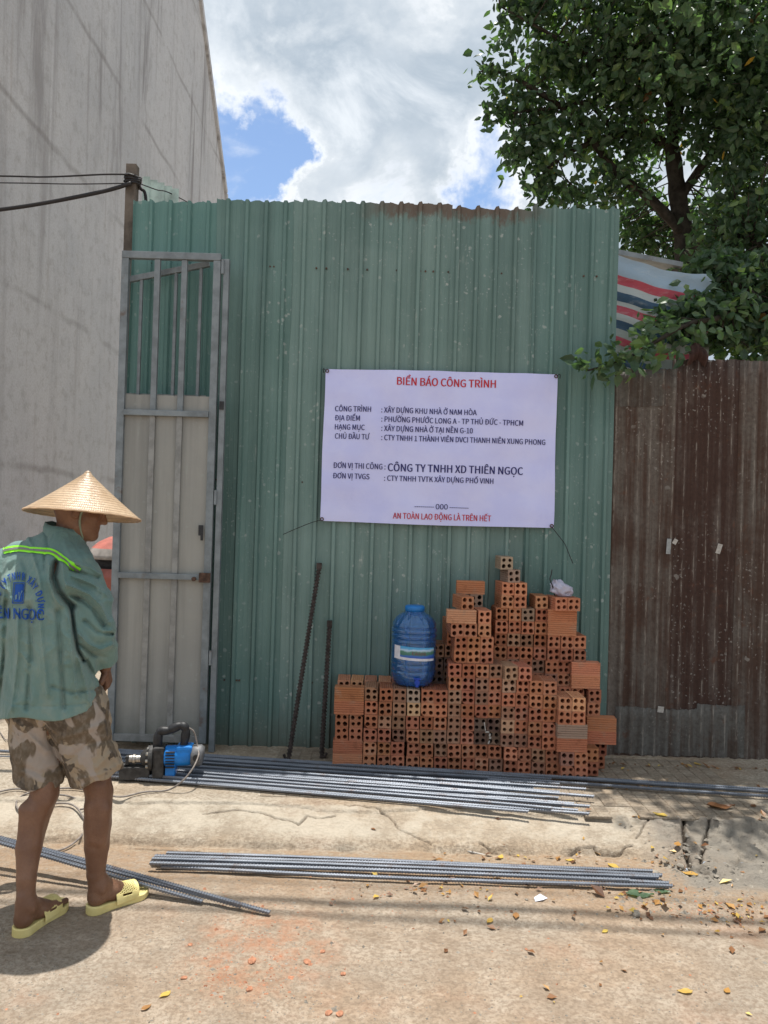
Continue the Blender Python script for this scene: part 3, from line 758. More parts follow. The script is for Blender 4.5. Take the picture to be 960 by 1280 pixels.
Lp('drum', [(.27, .05), (.30, .0), (.30, -.02), (.27, -.05), (.22, -.3), (.12, -.42), (0, -.44)], M['red'], dz)
for sx in (-1, 1):
    for sy in (-1, 1):
        mb = MB(); mb.tube([(sx * .12, sy * .12, dz - .35), (sx * .3, sy * .3, 0)], .02, 8); mb.build('leg', M['rusty_iron'], mx)

# ------------------------------------------------------------ striped tarpaulin and lean-to roof edge
tw = empty('striped_tarp', (0, 5.35, 0)); tag(tw, 'red white and blue striped plastic tarpaulin hung behind the rusty fence', 'tarpaulin')
x0, x1 = W(762, 380, 5.35).x, W(888, 380, 5.35).x
nx, nz = 60, 50; V = []; Fc = []
for j in range(nz + 1):
    for i in range(nx + 1):
        u = i / nx; v_ = j / nz; x = x0 + (x1 - x0) * u
        zt_ = W(770, 318, 5.35).z - .13 * u - .02 * math.sin(u * 3.1)
        z = zt_ - v_ * .95
        V.append((x, .010 * math.sin(x * 11 + z * 3) + .007 * math.sin(x * 27 - z * 9) + .006 * math.sin(z * 40 + x * 13), z + .01 * math.sin(x * 9)))
for j in range(nz):
    for i in range(nx): a_ = j * (nx + 1) + i; Fc.append((a_, a_ + nx + 1, a_ + nx + 2, a_ + 1))
m, t = newmat('striped_woven_plastic'); M['tarp'] = m
at = t.new('ShaderNodeAttribute'); at.attribute_name = 'stripe'
W_ = (0.42, 0.46, 0.46); Rr = (0.42, 0.055, 0.085); Bb = (0.022, 0.07, 0.13); Lb = (0.30, 0.40, 0.50)
c = t.ramp(at.outputs['Fac'], [(0, Lb), (.144, Rr), (.207, W_), (.262, Bb), (.330, W_), (.363, Rr), (.424, W_), (.475, Bb), (.539, (0.30, 0.33, 0.30)), (.598, Rr), (.66, (0.30, 0.33, 0.30)), (.73, Bb), (.80, W_), (.87, Rr)], 'CONSTANT')
wr = t.noise(t.vmap(t.oc, (6, 6, 18)), 1.0, 6, 0.7)
c = t.mix(t.math('MULTIPLY', t.sstep(wr, .5, .7), .3), c, (.5, .52, .5))
setp(t, c, .42, 0, t.bump(wr, .6, .01), .4)
me = mesh('sheet', V, Fc, m, True)
at = me.attributes.new('stripe', 'FLOAT', 'POINT'); at.data.foreach_set('value', np.repeat(np.arange(nz + 1) / nz / 0.99, nx + 1).astype(np.float32))
obj('sheet', me, tw)
lt = empty('lean_to_roof', (0, 5.42, 0)); tag(lt, 'pale grey metal roof edge sloping over the striped tarpaulin', 'roof')
A = W(760, 314, 5.42); B = W(852, 332, 5.42); A.y = B.y = 0
sbeam(A, B, .035, .05, 'fascia', M['frame'], lt)
mb = MB(); mb.add([A + Vector((0, 0, .02)), B + Vector((0, 0, .02)), B + Vector((0, 1.4, .25)), A + Vector((0, 1.4, .25)), A + Vector((0, 0, .026)), B + Vector((0, 0, .026)), B + Vector((0, 1.4, .256)), A + Vector((0, 1.4, .256))], [(0, 3, 2, 1), (4, 5, 6, 7), (0, 1, 5, 4), (1, 2, 6, 5), (2, 3, 7, 6), (3, 0, 4, 7)])
mb.build('roof_sheet', M['frame'], lt)
for q in (A.x + .03, B.x - .03):
    beam(q - .02, q + .02, PZ, (A.z + (B.z - A.z) * (q - A.x) / (B.x - A.x)) - .02, .03, .07, 'post', M['wood'], lt)
# orange-red rag on the fence top under the leaves
pr_ = W(865, 440, 5.1)
V, Fc = [], []
for j in range(9):
    for i in range(15):
        u, v_ = i / 14 - .5, j / 8
        V.append((u * .13, -.02 - .05 * math.sin(v_ * 3) + .012 * math.sin(u * 30), -v_ * .12 + .02 * math.cos(u * 7)))
for j in range(8):
    for i in range(14): a_ = j * 15 + i; Fc.append((a_, a_ + 15, a_ + 16, a_ + 1))
tag(part('rag', V, Fc, simple('dull_red_cloth', (.06, .03, .025), .9), None, True, loc=(pr_.x, 5.06, pr_.z + .03)), 'faded red rag draped over the top of the rusty fence', 'rag')

# ------------------------------------------------------------ tree
rs = np.random.RandomState(11)
tree = empty('broadleaf_tree', (W(868, 500, 7.2).x, 7.2, 0)); tag(tree, 'large dark green broadleaf tree leaning over the rusty fence', 'tree')
T0 = Vector(tree.location)
def tl(p): return Vector(p) - T0
def limb(name, pts, r0, r1, par=tree, sub=6, n=8):
    P = smooth_path([tl(p) for p in pts], sub); k = len(P)
    V, Fc = tube_vf(P, [(r0 + (r1 - r0) * i / (k - 1)) * (1 + .08 * math.sin(i * 2.1)) for i in range(k)], n)
    part(name, V, Fc, M['bark'], par, True)
    return [p + T0 for p in P]
tk = limb('trunk', [(T0.x + .05, 7.2, 0), W(866, 480, 7.2), W(858, 330, 7.15), W(848, 250, 7.1), W(840, 185, 7.05)], .125, .066, n=12)
BR = [
    [W(840, 185, 7.05), W(815, 172, 7.0), W(780, 168, 6.9), W(735, 180, 6.8), W(690, 205, 6.7), W(668, 235, 6.65)],
    [W(842, 190, 7.05), W(835, 120, 6.9), W(800, 60, 6.7), W(745, 15, 6.5), W(680, -30, 6.3)],
    [W(840, 185, 7.05), W(855, 110, 7.0), W(880, 30, 6.8), W(905, -60, 6.5)],
    [W(848, 250, 7.1), W(890, 190, 6.9), W(940, 120, 6.6), W(1000, 40, 6.3)],
    [W(852, 290, 7.1), W(815, 250, 7.0), W(770, 215, 6.9), W(720, 150, 6.7), W(665, 110, 6.5), W(618, 88, 6.45), W(600, 90, 6.4)],
    [W(856, 320, 7.1), W(900, 290, 6.7), W(940, 300, 6.2), W(1000, 330, 5.8)],
    [W(770, 168, 6.9), W(735, 130, 6.7), W(690, 135, 6.6), W(650, 140, 6.5), W(625, 145, 6.5)],
    [W(835, 120, 6.9), W(780, 90, 6.6), W(720, 60, 6.4), W(665, 30, 6.3), W(625, 8, 6.3)],
    [W(1000, 330, 5.8), W(955, 362, 5.45), W(905, 395, 5.2), W(860, 405, 5.05), W(815, 430, 4.95), W(775, 452, 4.88), W(735, 463, 4.84)],
    [W(1000, 40, 6.3), W(1080, -40, 5.8), W(1100, -200, 5.4)],
    [W(905, -60, 6.5), W(940, -200, 6.0), W(980, -300, 5.6)],
]
for i, b in enumerate(BR): limb('branch', b, .05 if i < 6 else .026, .006)
def blobs():
    # centre pixel, distance, radius (m), number of leaf clumps
    L = [(704, 115, 6.7, .38, 28), (745, 60, 6.7, .56, 57), (805, 100, 6.8, .60, 105), (702, 35, 6.5, .38, 30), (664, 5, 6.4, .20, 12), (665, -25, 6.3, .30, 17),
         (638, 12, 6.35, .08, 5), (628, 34, 6.4, .06, 3), (622, 84, 6.4, .10, 7), (608, 88, 6.4, .05, 3), (640, 60, 6.4, .06, 3), (655, 125, 6.5, .17, 11), (636, 140, 6.5, .12, 8), (622, 138, 6.5, .06, 3),
         (680, 80, 6.5, .20, 12), (664, 165, 6.6, .18, 11), (670, 195, 6.6, .26, 17), (662, 175, 6.6, .2, 12), (692, 175, 6.7, .34, 23), (730, 192, 6.8, .38, 24), (700, 235, 6.75, .18, 12), (668, 232, 6.7, .09, 5), (676, 245, 6.7, .07, 4), (735, 238, 6.8, .22, 17),
         (770, 245, 7.0, .30, 20), (800, 200, 7.5, .36, 30), (745, 120, 6.8, .45, 37), (765, 165, 6.9, .34, 18), (860, 50, 6.7, .78, 165), (920, 40, 6.4, .85, 210), (925, 140, 6.8, .6, 110), (960, 150, 6.4, .6, 110),
         (950, 230, 6.6, .55, 90), (895, 255, 7.5, .40, 36), (800, 290, 7.6, .30, 34), (835, 300, 7.8, .34, 38), (790, 270, 7.8, .30, 25), (880, 330, 7.4, .4, 56), (930, 320, 6.4, .50, 90), (960, 270, 6.2, .5, 80), (905, 360, 6.0, .26, 40),
         (945, 375, 5.5, .34, 90), (965, 415, 5.35, .24, 60), (915, 400, 5.35, .22, 50), (880, 385, 5.35, .17, 34), (850, 400, 5.3, .12, 18), (890, 350, 5.6, .22, 36), (800, 40, 6.2, .55, 90), (860, -40, 6.2, .8, 150), (760, -30, 6.2, .6, 61), (700, -50, 6.3, .5, 41)]
    return L
def in_ball(r, k):
    v = rs.normal(size=(k, 3)); v /= np.linalg.norm(v, axis=1)[:, None]
    return v * (r * rs.rand(k)[:, None] ** 0.42)
CC = []
for px, py, D, r, k in blobs():
    c0 = np.array(W(px, py, D)); q = in_ball(r, k); q[:, 1] *= 0.9; CC.append(c0 + q)
# the crown goes on above and to the right, outside the picture, and shades the pavement there
for (x, y, z, r, k) in ((2.35, 5.5, 5.6, .85, 110), (3.3, 5.3, 5.3, .9, 130), (2.9, 4.95, 6.3, .8, 90), (4.2, 5.6, 5.4, 1.0, 110), (4.4, 5.4, 4.2, .8, 80), (3.6, 4.75, 6.3, .75, 70), (1.9, 5.1, 5.9, .45, 32), (1.45, 5.25, 5.8, .35, 20)):
    CC.append(np.array([x, y, z]) + in_ball(r, k))
CC = np.concatenate(CC)
def leaf_geo(P, size, rs_, droop=0.75):
    """every leaf: 8 vertices, folded along its midrib with a pointed tip"""
    k = len(P)
    d = rs_.normal(size=(k, 3)); d[:, 2] = d[:, 2] * .5 - droop; d /= np.linalg.norm(d, axis=1)[:, None]
    r = rs_.normal(size=(k, 3)); s = np.cross(d, r); s /= np.linalg.norm(s, axis=1)[:, None]; n = np.cross(s, d)
    L = size[:, None]; wd = L * (0.26 + .08 * rs_.rand(k)[:, None]); f = L * .07
    pts = [P, P + d * L * .32 + s * wd - n * f, P + d * L * .68 + s * wd * .72 - n * f * 1.3, P + d * L - n * f * 2.0, P + d * L * .68 - s * wd * .72 - n * f * 1.3, P + d * L * .32 - s * wd - n * f, P + d * L * .35 + n * f * .6, P + d * L * .7 + n * f * .2]
    V = np.stack(pts, 1)
    Fc = np.array([(0, 1, 6), (1, 2, 7), (1, 7, 6), (2, 3, 7), (0, 6, 5), (5, 6, 7), (5, 7, 4), (4, 7, 3)])
    return V, Fc
def leaf_object(name, P, size, mat, parent, rs_, tint, kind=None, off=None):
    V, Fc = leaf_geo(P, size, rs_); k = len(P)
    if off is not None: V = V - np.array(off)
    Fa = (Fc[None] + (np.arange(k) * 8)[:, None, None]).reshape(-1, 3)
    me = mesh(name, V.reshape(-1, 3), Fa, mat)
    at = me.attributes.new('tint', 'FLOAT', 'POINT'); at.data.foreach_set('value', np.repeat(tint, 8).astype(np.float32))
    o = obj(name, me, parent)
    if kind: o['kind'] = kind
    return o
pts = []; tn = []
for c0 in CC:
    k = rs.randint(7, 15); q = np.clip(rs.normal(size=(k, 3)), -1.8, 1.8) * .075; q[:, 2] *= .7
    pts.append(c0 + q); tn.append(np.clip(rs.normal(.50, .24) + rs.normal(0, .14, k), 0, .93))
pts = np.concatenate(pts); tn = np.concatenate(tn)
yl = rs.rand(len(tn)) < .0012; tn[yl] = 1.0; yl = rs.rand(len(tn)) < .004; tn[yl] = .985
# keep leaves out of the fence and of the air in front of it
keep = ~((pts[:, 1] < 5.2) & (pts[:, 2] < 3.0)); pts = pts[keep]; tn = tn[keep]
leaf_object('foliage', pts, rs.uniform(.055, .105, len(pts)), M['leaf'], tree, rs, tn, 'stuff', T0)
print('LEAVES', len(pts))
# fine twigs from the clump centres back towards the limbs
nodes = [p for b in BR for p in smooth_path(b, 5)] + tk[-12:]
NA = np.array([list(p) for p in nodes]); V = []; Fc = []
for c0 in CC[rs.rand(len(CC)) < .30]:
    j = np.argmin(((NA - c0) ** 2).sum(1)); a_ = Vector(NA[j]); b_ = Vector(c0)
    if (a_ - b_).length > 1.0: continue
    mid = (a_ + b_) / 2 + Vector(rs.normal(size=3) * .05); base = len(V)
    vv, ff = tube_vf([tl(a_), tl(mid), tl(b_)], [.008, .0055, .003], 4, False)
    V += vv; Fc += [tuple(i + base for i in f) for f in ff]
o = part('twigs', V, Fc, M['bark'], tree); o['kind'] = 'stuff'
# the near bough over the fences: its big leaves are built one by one
bp = smooth_path(BR[8], 12); lr = np.random.RandomState(3)
P1 = []
for i in range(285):
    u = lr.rand() ** .85; p = bp[min(len(bp) - 1, int((.12 + .88 * u) * (len(bp) - 1)))]
    sp = .03 + .13 * (1 - u) + .03
    q = np.array(p) + lr.normal(size=3) * np.array([sp * 1.1, .05, sp * .75]) + np.array([0, 0, .015 if u > .6 else .0])
    if q[1] > 4.86 and q[2] < 2.72: q[1] = 4.86 - lr.rand() * .1
    P1.append(q)
P1 = np.array(P1); sz = lr.uniform(.06, .115, len(P1)); Vl, Fl = leaf_geo(P1, sz, lr, .45)
tnt = np.clip(lr.normal(.62, .2, len(P1)), 0, .94)
hasy = lr.rand(len(P1)) < .012; tnt[hasy] = 1.0
for k in range(len(P1)):
    me = mesh('leaf', Vl[k] - P1[k], Fl, M['leaf'])
    at = me.attributes.new('tint', 'FLOAT', 'POINT'); at.data.foreach_set('value', np.full(8, tnt[k], np.float32))
    obj('leaf', me, tree, loc=tuple(Vector(P1[k]) - T0))
# ------------------------------------------------------------ hollow bricks, every one an object
BW, BH, BL = 0.0785, 0.0785, 0.178
PITCH_Z = 0.0798
def brick_mesh(vs=0):
    vr = random.Random(vs)
    a = BW / 2; L = BL / 2; r = 0.0125 + vr.uniform(-.0008, .0008); o_ = a * .47; V = []; Fc = []
    def face(yy, sgn):
        base = len(V); idx = []
        g = [-a, 0, a]
        for qi in (0, 1):
            for qj in (0, 1):
                cx, cz = (-o_ if qi == 0 else o_), (-o_ if qj == 0 else o_)
                x0, x1, z0, z1 = g[qi], g[qi + 1], g[qj], g[qj + 1]
                out = [(x1, (z0 + z1) / 2), (x1, z1), ((x0 + x1) / 2, z1), (x0, z1), (x0, (z0 + z1) / 2), (x0, z0), ((x0 + x1) / 2, z0), (x1, z0)]
                jx, jz, jr = (vr.uniform(-.0022, .0022), vr.uniform(-.0022, .0022), vr.uniform(.88, 1.1)) if sgn < 0 else (0, 0, 1)
                inn = [(cx + jx + r * jr * math.cos(k * math.pi / 4) * vr.uniform(.9, 1.08), cz + jz + r * jr * math.sin(k * math.pi / 4) * vr.uniform(.9, 1.08)) for k in range(8)]
                b = len(V)
                V.extend([(p[0], yy, p[1]) for p in out]); V.extend([(p[0], yy, p[1]) for p in inn])
                for k in range(8):
                    k2 = (k + 1) % 8
                    f = (b + k, b + k2, b + 8 + k2, b + 8 + k)
                    Fc.append(f if sgn > 0 else tuple(reversed(f)))
                idx.append(b + 8)
        return idx
    i0 = face(-L, -1); i1 = face(L, 1)
    for a0, a1 in zip(i0, i1):
        for k in range(8):
            k2 = (k + 1) % 8; Fc.append((a0 + k, a0 + k2, a1 + k2, a1 + k))
    # four sides with long grooves
    prof = []
    n = 6
    for s in range(4):
        for i in range(n):
            u0 = -a + 2 * a * i / n; u1 = -a + 2 * a * (i + 1) / n
            for (u, d) in ((u0 + .001, 0), (u1 - .0046, 0), (u1 - .0034, -.0042), (u1 - .0006, -.0042)):
                if i == n - 1 and d < 0: continue
                if i == 0 and u == u0 + .001: u = u0
                if i == n - 1 and u == u1 - .0046: u = u1
                c_, s_ = [(u, -a - d), (a + d, u), (-u, a + d), (-a - d, -u)][s]
                prof.append((c_, s_))
    b = len(V); m_ = len(prof)
    for yy in (-L, L): V.extend([(p[0], yy, p[1]) for p in prof])
    for k in range(m_):
        k2 = (k + 1) % m_; Fc.append((b + k, b + m_ + k, b + m_ + k2, b + k2))
    # chipped corners and slightly slumped edges
    chips = [(vr.choice((-1, 1)), vr.choice((-1, 1)), vr.choice((-1, 1)), vr.uniform(.004, .012)) for _ in range(vr.choice((0, 1, 1, 2, 3)))]
    out = []
    for (x, y, z) in V:
        for (sx, sy, sz, am) in chips:
            if x * sx > a - .007 and z * sz > a - .007 and y * sy > L - .001: x -= sx * am * .7; y -= sy * am * .9; z -= sz * am * .7
        out.append((x * (1 + .008 * math.sin(z * 60 + vs)), y, z + .0008 * math.sin(x * 70 + y * 25 + vs)))
    return mesh('brick', out, Fc, M['clay'])
bm_s = [brick_mesh(q) for q in range(9)]
BR_ = []                          # (X, Y, level, yaw, tone, layer)
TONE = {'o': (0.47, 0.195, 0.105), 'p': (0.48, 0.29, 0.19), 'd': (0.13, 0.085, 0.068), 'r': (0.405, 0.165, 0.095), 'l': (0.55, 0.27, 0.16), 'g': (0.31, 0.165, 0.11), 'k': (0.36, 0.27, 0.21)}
def addb(pxc, pyc, D, level, typ='h', tone='r', yaw=0.0, layer='front'):
    p = W(pxc, pyc, D)
    Y = D + (BL / 2 if typ == 'h' else BW / 2)
    BR_.append([p.x, Y, level, (math.pi / 2 if typ == 's' else 0) + yaw, tone, layer, typ])
random.seed(4); rb = random.Random(8)
def tone(base='r', mix_=('r', 'r', 'r', 'o', 'g', 'r')): return rb.choice(mix_)
DF = 4.60
# left block: stretchers and header pairs
for lv, tp in ((1, 's'), (2, 's'), (3, 'h'), (4, 'h'), (5, 's'), (6, 's')):
    if tp == 's': addb(436.5, 870, DF - (.01 if lv > 4 else 0), lv, 's', 'o' if lv > 4 else 'r')
    else: addb(428.3, 870, DF, lv); addb(446, 870, DF, lv)
cols = [464.3, 481.8, 499.3, 517, 534.2, 551.5, 568.5, 585.5, 602.5, 619.3]
for ci, px in enumerate(cols):
    for lv in range(1, 7 if ci < 6 else 9):
        tn_ = tone()
        if ci == 3 and lv in (5, 6): tn_ = 'p' if lv == 5 else 'k'
        if ci == 2 and lv == 5: tn_ = 'g'
        if ci in (2, 6) and lv in (4, 3): tn_ = 'g'
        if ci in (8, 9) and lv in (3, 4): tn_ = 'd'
        if ci == 9 and lv == 8: tn_ = 'g'
        dx = (2.0 if lv <= 2 and ci >= 3 else 0) + rb.uniform(-.7, .7)
        addb(px + dx, 870, DF + rb.uniform(-.011, .009), lv, 'h', tn_, rb.uniform(-.028, .028))
for px, top, D in ((635.6, 8, 4.575), (652.8, 8, 4.57), (670, 7, 4.55), (687.3, 7, 4.545)):
    for lv in range(1, top + 1):
        sh = 6 if lv <= 2 else 0
        addb(px + sh + rb.uniform(-.6, .6), 870, D + rb.uniform(-.006, .006) - (0.02 if lv == 8 else 0), lv, 'h', 'p' if (lv in (4, 8, 7) and px < 640) else tone(), (.12 if lv == 8 else rb.uniform(-.02, .02)))
for px in (705.5, 722.7):
    for lv in (5, 6): addb(px, 880, 4.50, lv, 'h', 'l' if lv == 6 else 'o', .03)
    for lv in (1, 2): addb(px + 4.5, 880, 4.50, lv, 'h', tone())
addb(714, 880, 4.50, 4, 's', 'k', .01); addb(714, 880, 4.505, 3, 's', 'o', -.01)
addb(741.5, 880, 4.58, 1, 'h', 'r', .03); addb(741.5, 880, 4.59, 2, 'h', 'o', .02)
# upper front stack
for lv, D in ((9, 4.625), (10, 4.625)):
    for px in (575, 591.5, 608): addb(px, 815, D, lv, 'h', tone(), .05 + rb.uniform(-.02, .02))
for px in (570.5, 587, 604.5): addb(px, 793, 4.62, 11, 'h', tone('o', ('o', 'l', 'o')), .07)
addb(577, 777, 4.605, 12, 's', 'l', .01); addb(604.5, 777, 4.62, 12, 'h', 'o', .08)
addb(580.5, 760, 4.62, 13, 'h', 'o', .22)
# rear layer (front faces at 4.80)
DR = 4.805
for px in (429.5, 446.3, 463.3, 481): addb(px, 850, DR - .01, 6, 'h', 'l', rb.uniform(-.04, .04), 'rear')
for px in (497.5, 514, 530.3): addb(px, 850, DR, 6, 'h', 'r', 0, 'rear')
for px in (430, 447, 464, 480.5, 497, 513.5, 530):
    for lv in range(1, 6): addb(px, 850, DR, lv, 'h', tone(), 0, 'rear')
for px in (546.5, 562.5, 578.5, 594.5):
    for lv in range(1, 13):
        if px < 550 and lv > 9: continue
        if px < 570 and lv > 11: continue
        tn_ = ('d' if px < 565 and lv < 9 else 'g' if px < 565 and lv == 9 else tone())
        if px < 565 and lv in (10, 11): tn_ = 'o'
        addb(px + (1.5 if lv > 9 and px < 565 else 0), 850, DR - (0.03 if lv > 9 and px < 565 else 0), lv, 'h', tn_, rb.uniform(-.03, .03) + (.12 if lv > 9 and px < 565 else 0), 'rear')
addb(595.5, 757, 4.80, 13, 'h', 'k', .0, 'rear')
addb(588.6, 739, 4.80, 14, 's', 'o', -.03, 'rear')
for px, top in ((610.5, 8), (626.0, 12), (642.2, 12), (658.7, 12), (675.4, 13)):
    for lv in range(1, top + 1):
        addb(px, 797, DR + rb.uniform(-.008, .008), lv, 'h', 'k' if (px == 658.7 and lv == 12) else ('l' if lv == 13 else tone()), rb.uniform(-.02, .02) + (.05 if lv > 10 else 0), 'rear')
for px, lv in ((633.2, 13), (648.2, 13), (633.4, 14), (648.6, 14)): addb(px, 755, 4.80, lv, 'h', 'o', .10, 'rear')
addb(640.2, 725, 4.80, 15, 'h', 'k', .13, 'rear'); addb(632.6, 709, 4.80, 16, 'h', 'k', .05, 'rear')
for px in (691.7, 707.8, 723.9):
    for lv in range(1, 11):
        if px > 720 and lv in (7, 8): continue
        if px > 700 and lv in (7, 8) and px < 720: continue
        addb(px, 815, DR - .02 + rb.uniform(-.006, .006), lv, 'h', tone(), rb.uniform(-.02, .02) + (.04 if lv > 8 else 0), 'rear')
for lv, dx in ((7, 1), (8, 0)): addb(728.5 + dx, 840, 4.76, lv, 's', 'o', -.02, 'rear')
addb(702, 840, 4.80, 7, 'h', 'r', 0, 'rear'); addb(702, 840, 4.80, 8, 'h', 'r', 0, 'rear')
for lv in (11, 12): addb(703, 790, 4.775, lv, 's', 'o', -.05, 'rear')
addb(699.5, 757, 4.74, 13, 'h', 'o', .13, 'rear'); addb(715.7, 757, 4.74, 13, 'h', 'o', .11, 'rear')
# far right steps
for lv in (1, 2): addb(750 - (2 if lv == 1 else 0), 950, 4.72, lv, 'h', 'r', 0, 'rear')
addb(749.5, 910, 4.68, 4, 's', 'o', -.06, 'rear'); addb(748.5, 925, 4.68, 3, 's', 'o', -.03, 'rear')
addb(741.5, 892, 4.73, 5, 'h', 'r', .04, 'rear'); addb(743.5, 875, 4.73, 6, 'h', 'r', .0, 'rear')
ORD = ['first', 'second', 'third', 'fourth', 'fifth', 'sixth', 'seventh', 'eighth', 'ninth', 'tenth', 'eleventh', 'twelfth', 'thirteenth', 'fourteenth', 'fifteenth', 'sixteenth', 'seventeenth', 'eighteenth', 'nineteenth', 'twentieth', 'twenty-first', 'twenty-second', 'twenty-third', 'twenty-fourth', 'twenty-fifth']
TN = {'o': 'orange', 'p': 'pale dusty', 'd': 'blackened', 'r': 'red', 'l': 'light orange', 'g': 'dull brown', 'k': 'greyish'}
rows = {}
for b in BR_: rows.setdefault((b[5], b[2]), []).append(b)
# push apart bricks of one row that would touch
for key, lst in rows.items():
    lst.sort(key=lambda b: b[0])
    for _ in range(12):
        for p, q in zip(lst[:-1], lst[1:]):
            if abs(p[1] - q[1]) > .17: continue
            need = (BL if p[6] == 's' else BW) / 2 + (BL if q[6] == 's' else BW) / 2 + .0012
            gap_ = q[0] - p[0]
            if gap_ < need: dd = (need - gap_) / 2; p[0] -= dd; q[0] += dd
zoff = {}
for (layer, lv), lst in sorted(rows.items(), key=lambda r: r[0][1]):
    for k, b in enumerate(lst):
        X, Y, lv, yaw, tn_, lay, typ = b
        o = bpy.data.objects.new('brick', rb.choice(bm_s)); COL.objects.link(o)
        sc_z = PITCH_Z / BH - .0005
        o.scale = (rb.uniform(.985, 1.0), rb.uniform(.98, 1.0), sc_z)
        o.location = (X, Y, PZ + .006 + (lv - .5) * PITCH_Z)
        o.rotation_euler = (0, rb.choice((0, math.pi)) if typ == 'h' else 0, yaw + rb.uniform(-.006, .006))
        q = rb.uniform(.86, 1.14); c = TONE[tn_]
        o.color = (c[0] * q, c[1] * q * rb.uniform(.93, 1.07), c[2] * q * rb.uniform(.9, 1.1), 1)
        face = 'hollow brick' if typ == 'h' else 'ribbed brick laid lengthwise'
        lbl = f"{TN[tn_]} {face}, {ORD[k]} from left, {ORD[lv - 1]} row up, {lay} layer of pile"
        tag(o, lbl, 'brick', 'hollow clay bricks in the pile by the fence')
print('BRICKS', len(BR_))
# cement streak on the blackened bricks
bp0 = W(610, 917, 4.588)
mb = MB()
for (x, z, w, h) in ((-.012, .045, .005, .05), (-.004, .01, .022, .008), (.012, -.006, .010, .016), (.02, -.02, .012, .012), (.024, -.045, .008, .02)):
    mb.box(x - w / 2, x + w / 2, -.0015, .0015, z - h / 2, z + h / 2, Matrix.Rotation(.3 * x * 50, 4, 'Y'))
tag(mb.build('cement_splash', M['paper'], None, loc=bp0), 'dried cement splash on the blackened bricks low in the pile', 'cement')

# ------------------------------------------------------------ blue water jug
jc = W(517, 815, 4.74)
jz = PZ + .006 + 6 * PITCH_Z + .001
jug = empty('water_jug', (jc.x, 4.745, jz)); tag(jug, 'large translucent blue water jug with label standing on the low bricks', 'water jug')
m, t = newmat('blue_clear_plastic'); M['jug'] = m
setp(t, (0.17, 0.54, 1.0), 0.06, 0, None, 0.5); t.p.inputs['Transmission Weight'].default_value = 0.92; t.p.inputs['IOR'].default_value = 1.45; t.p.inputs['Coat Weight'].default_value = .6; t.p.inputs['Coat Roughness'].default_value = .05
prof = [(0.0, .004), (.085, .0), (.108, .006), (.124, .03), (.134, .06), (.138, .085), (.134, .094), (.137, .103), (.139, .125), (.135, .134), (.138, .143), (.138, .16)]
prof += [(.137, .17), (.137, .262), (.140, .27), (.131, .282), (.138, .292), (.141, .305), (.131, .316), (.140, .327), (.140, .342), (.130, .352), (.135, .360), (.130, .380), (.112, .408), (.088, .430), (.066, .443), (.058, .450), (.058, .462)]
pp = []
for (r0_, z0_), (r1_, z1_) in zip(prof[:-1], prof[1:]):
    for k in range(3): pp.append((r0_ + (r1_ - r0_) * k / 3, z0_ + (z1_ - z0_) * k / 3))
pp.append(prof[-1])
fl = lambda a_, z_: 1 + (.055 * abs(math.cos(7 * a_)) - .035) * max(0, min(1, (z_ - .355) / .03)) * max(0, min(1, (.45 - z_) / .02))
V, Fc = lathe(pp, 112, fl)
V2 = [(x * .978, y * .978, max(z, .006)) for x, y, z in V]
N = len(V); ff = Fc + [tuple(N + i for i in reversed(f)) for f in Fc]
part('bottle', V + V2, ff, m, jug, True)
V, Fc = lathe([(.0, .484), (.052, .484), (.060, .478), (.061, .470), (.061, .452), (.055, .450)], 48, lambda a_, z_: 1 + (.012 * (math.sin(a_ * 24) > 0) if z_ < .479 else 0))
M['cap'] = simple('blue_cap', (0.015, 0.17, 0.50), .35, 0, .1, 9, .05)
part('cap', V, Fc, M['cap'], jug, True)
mb = MB(); mb.tube([(.02, -.115, .042), (.02, -.150, .040)], .016, 12); mb.tube([(.02, -.142, .045), (.02, -.142, .012)], .011, 10); mb.box(-.002, .042, -.150, -.138, .055, .065, bev=.003)
M['tap'] = simple('deep_blue_plastic', (0.008, 0.05, 0.36), .4, 0, .1, 9, .05)
mb.build('tap', M['tap'], jug)
# wrap-round label: strips of print on a curved band
def band(a0, a1, z0, z1, r, mat, name, par, lab=None, skew=0.0):
    n = 24; V = []; Fc = []
    for i in range(n + 1):
        a_ = a0 + (a1 - a0) * i / n; dz_ = skew * (i / n)
        V += [(r * math.sin(a_), -r * math.cos(a_), z0 + dz_), (r * math.sin(a_), -r * math.cos(a_), z1 + dz_)]
    for i in range(n): Fc.append((2 * i, 2 * i + 2, 2 * i + 3, 2 * i + 1))
    o = part(name, V, Fc, mat, par, True)
    if lab: o['label'] = lab
    return o
SK = -.012
M['lw'] = simple('label_white', (.62, .62, .68), .5, 0, .1, 40); 
m, t = newmat('label_scene'); M['ls'] = m
x, y, z = t.sep(t.oc)
nz = t.noise(t.vmap(t.oc, (22, 22, 30)), 1, 4, .6)
c = t.ramp(t.math('ADD', t.math('MULTIPLY', t.math('SUBTRACT', z, .185), 11), t.math('MULTIPLY', nz, .30)), [(0, (.02, .06, .35)), (.22, (.03, .12, .45)), (.32, (.05, .16, .12)), (.50, (.07, .2, .15)), (.62, (.45, .6, .75)), (.72, (.08, .35, .65)), (1, (.02, .25, .55))])
setp(t, c, .45)
band(-1.02, 1.02, .172, .252, .1395, M['lw'], 'label', jug, 'white band of the paper label', SK)
band(-.66, 1.02, .186, .252, .1402, M['ls'], 'label_picture', jug, 'blue and green landscape print on the label', SK)

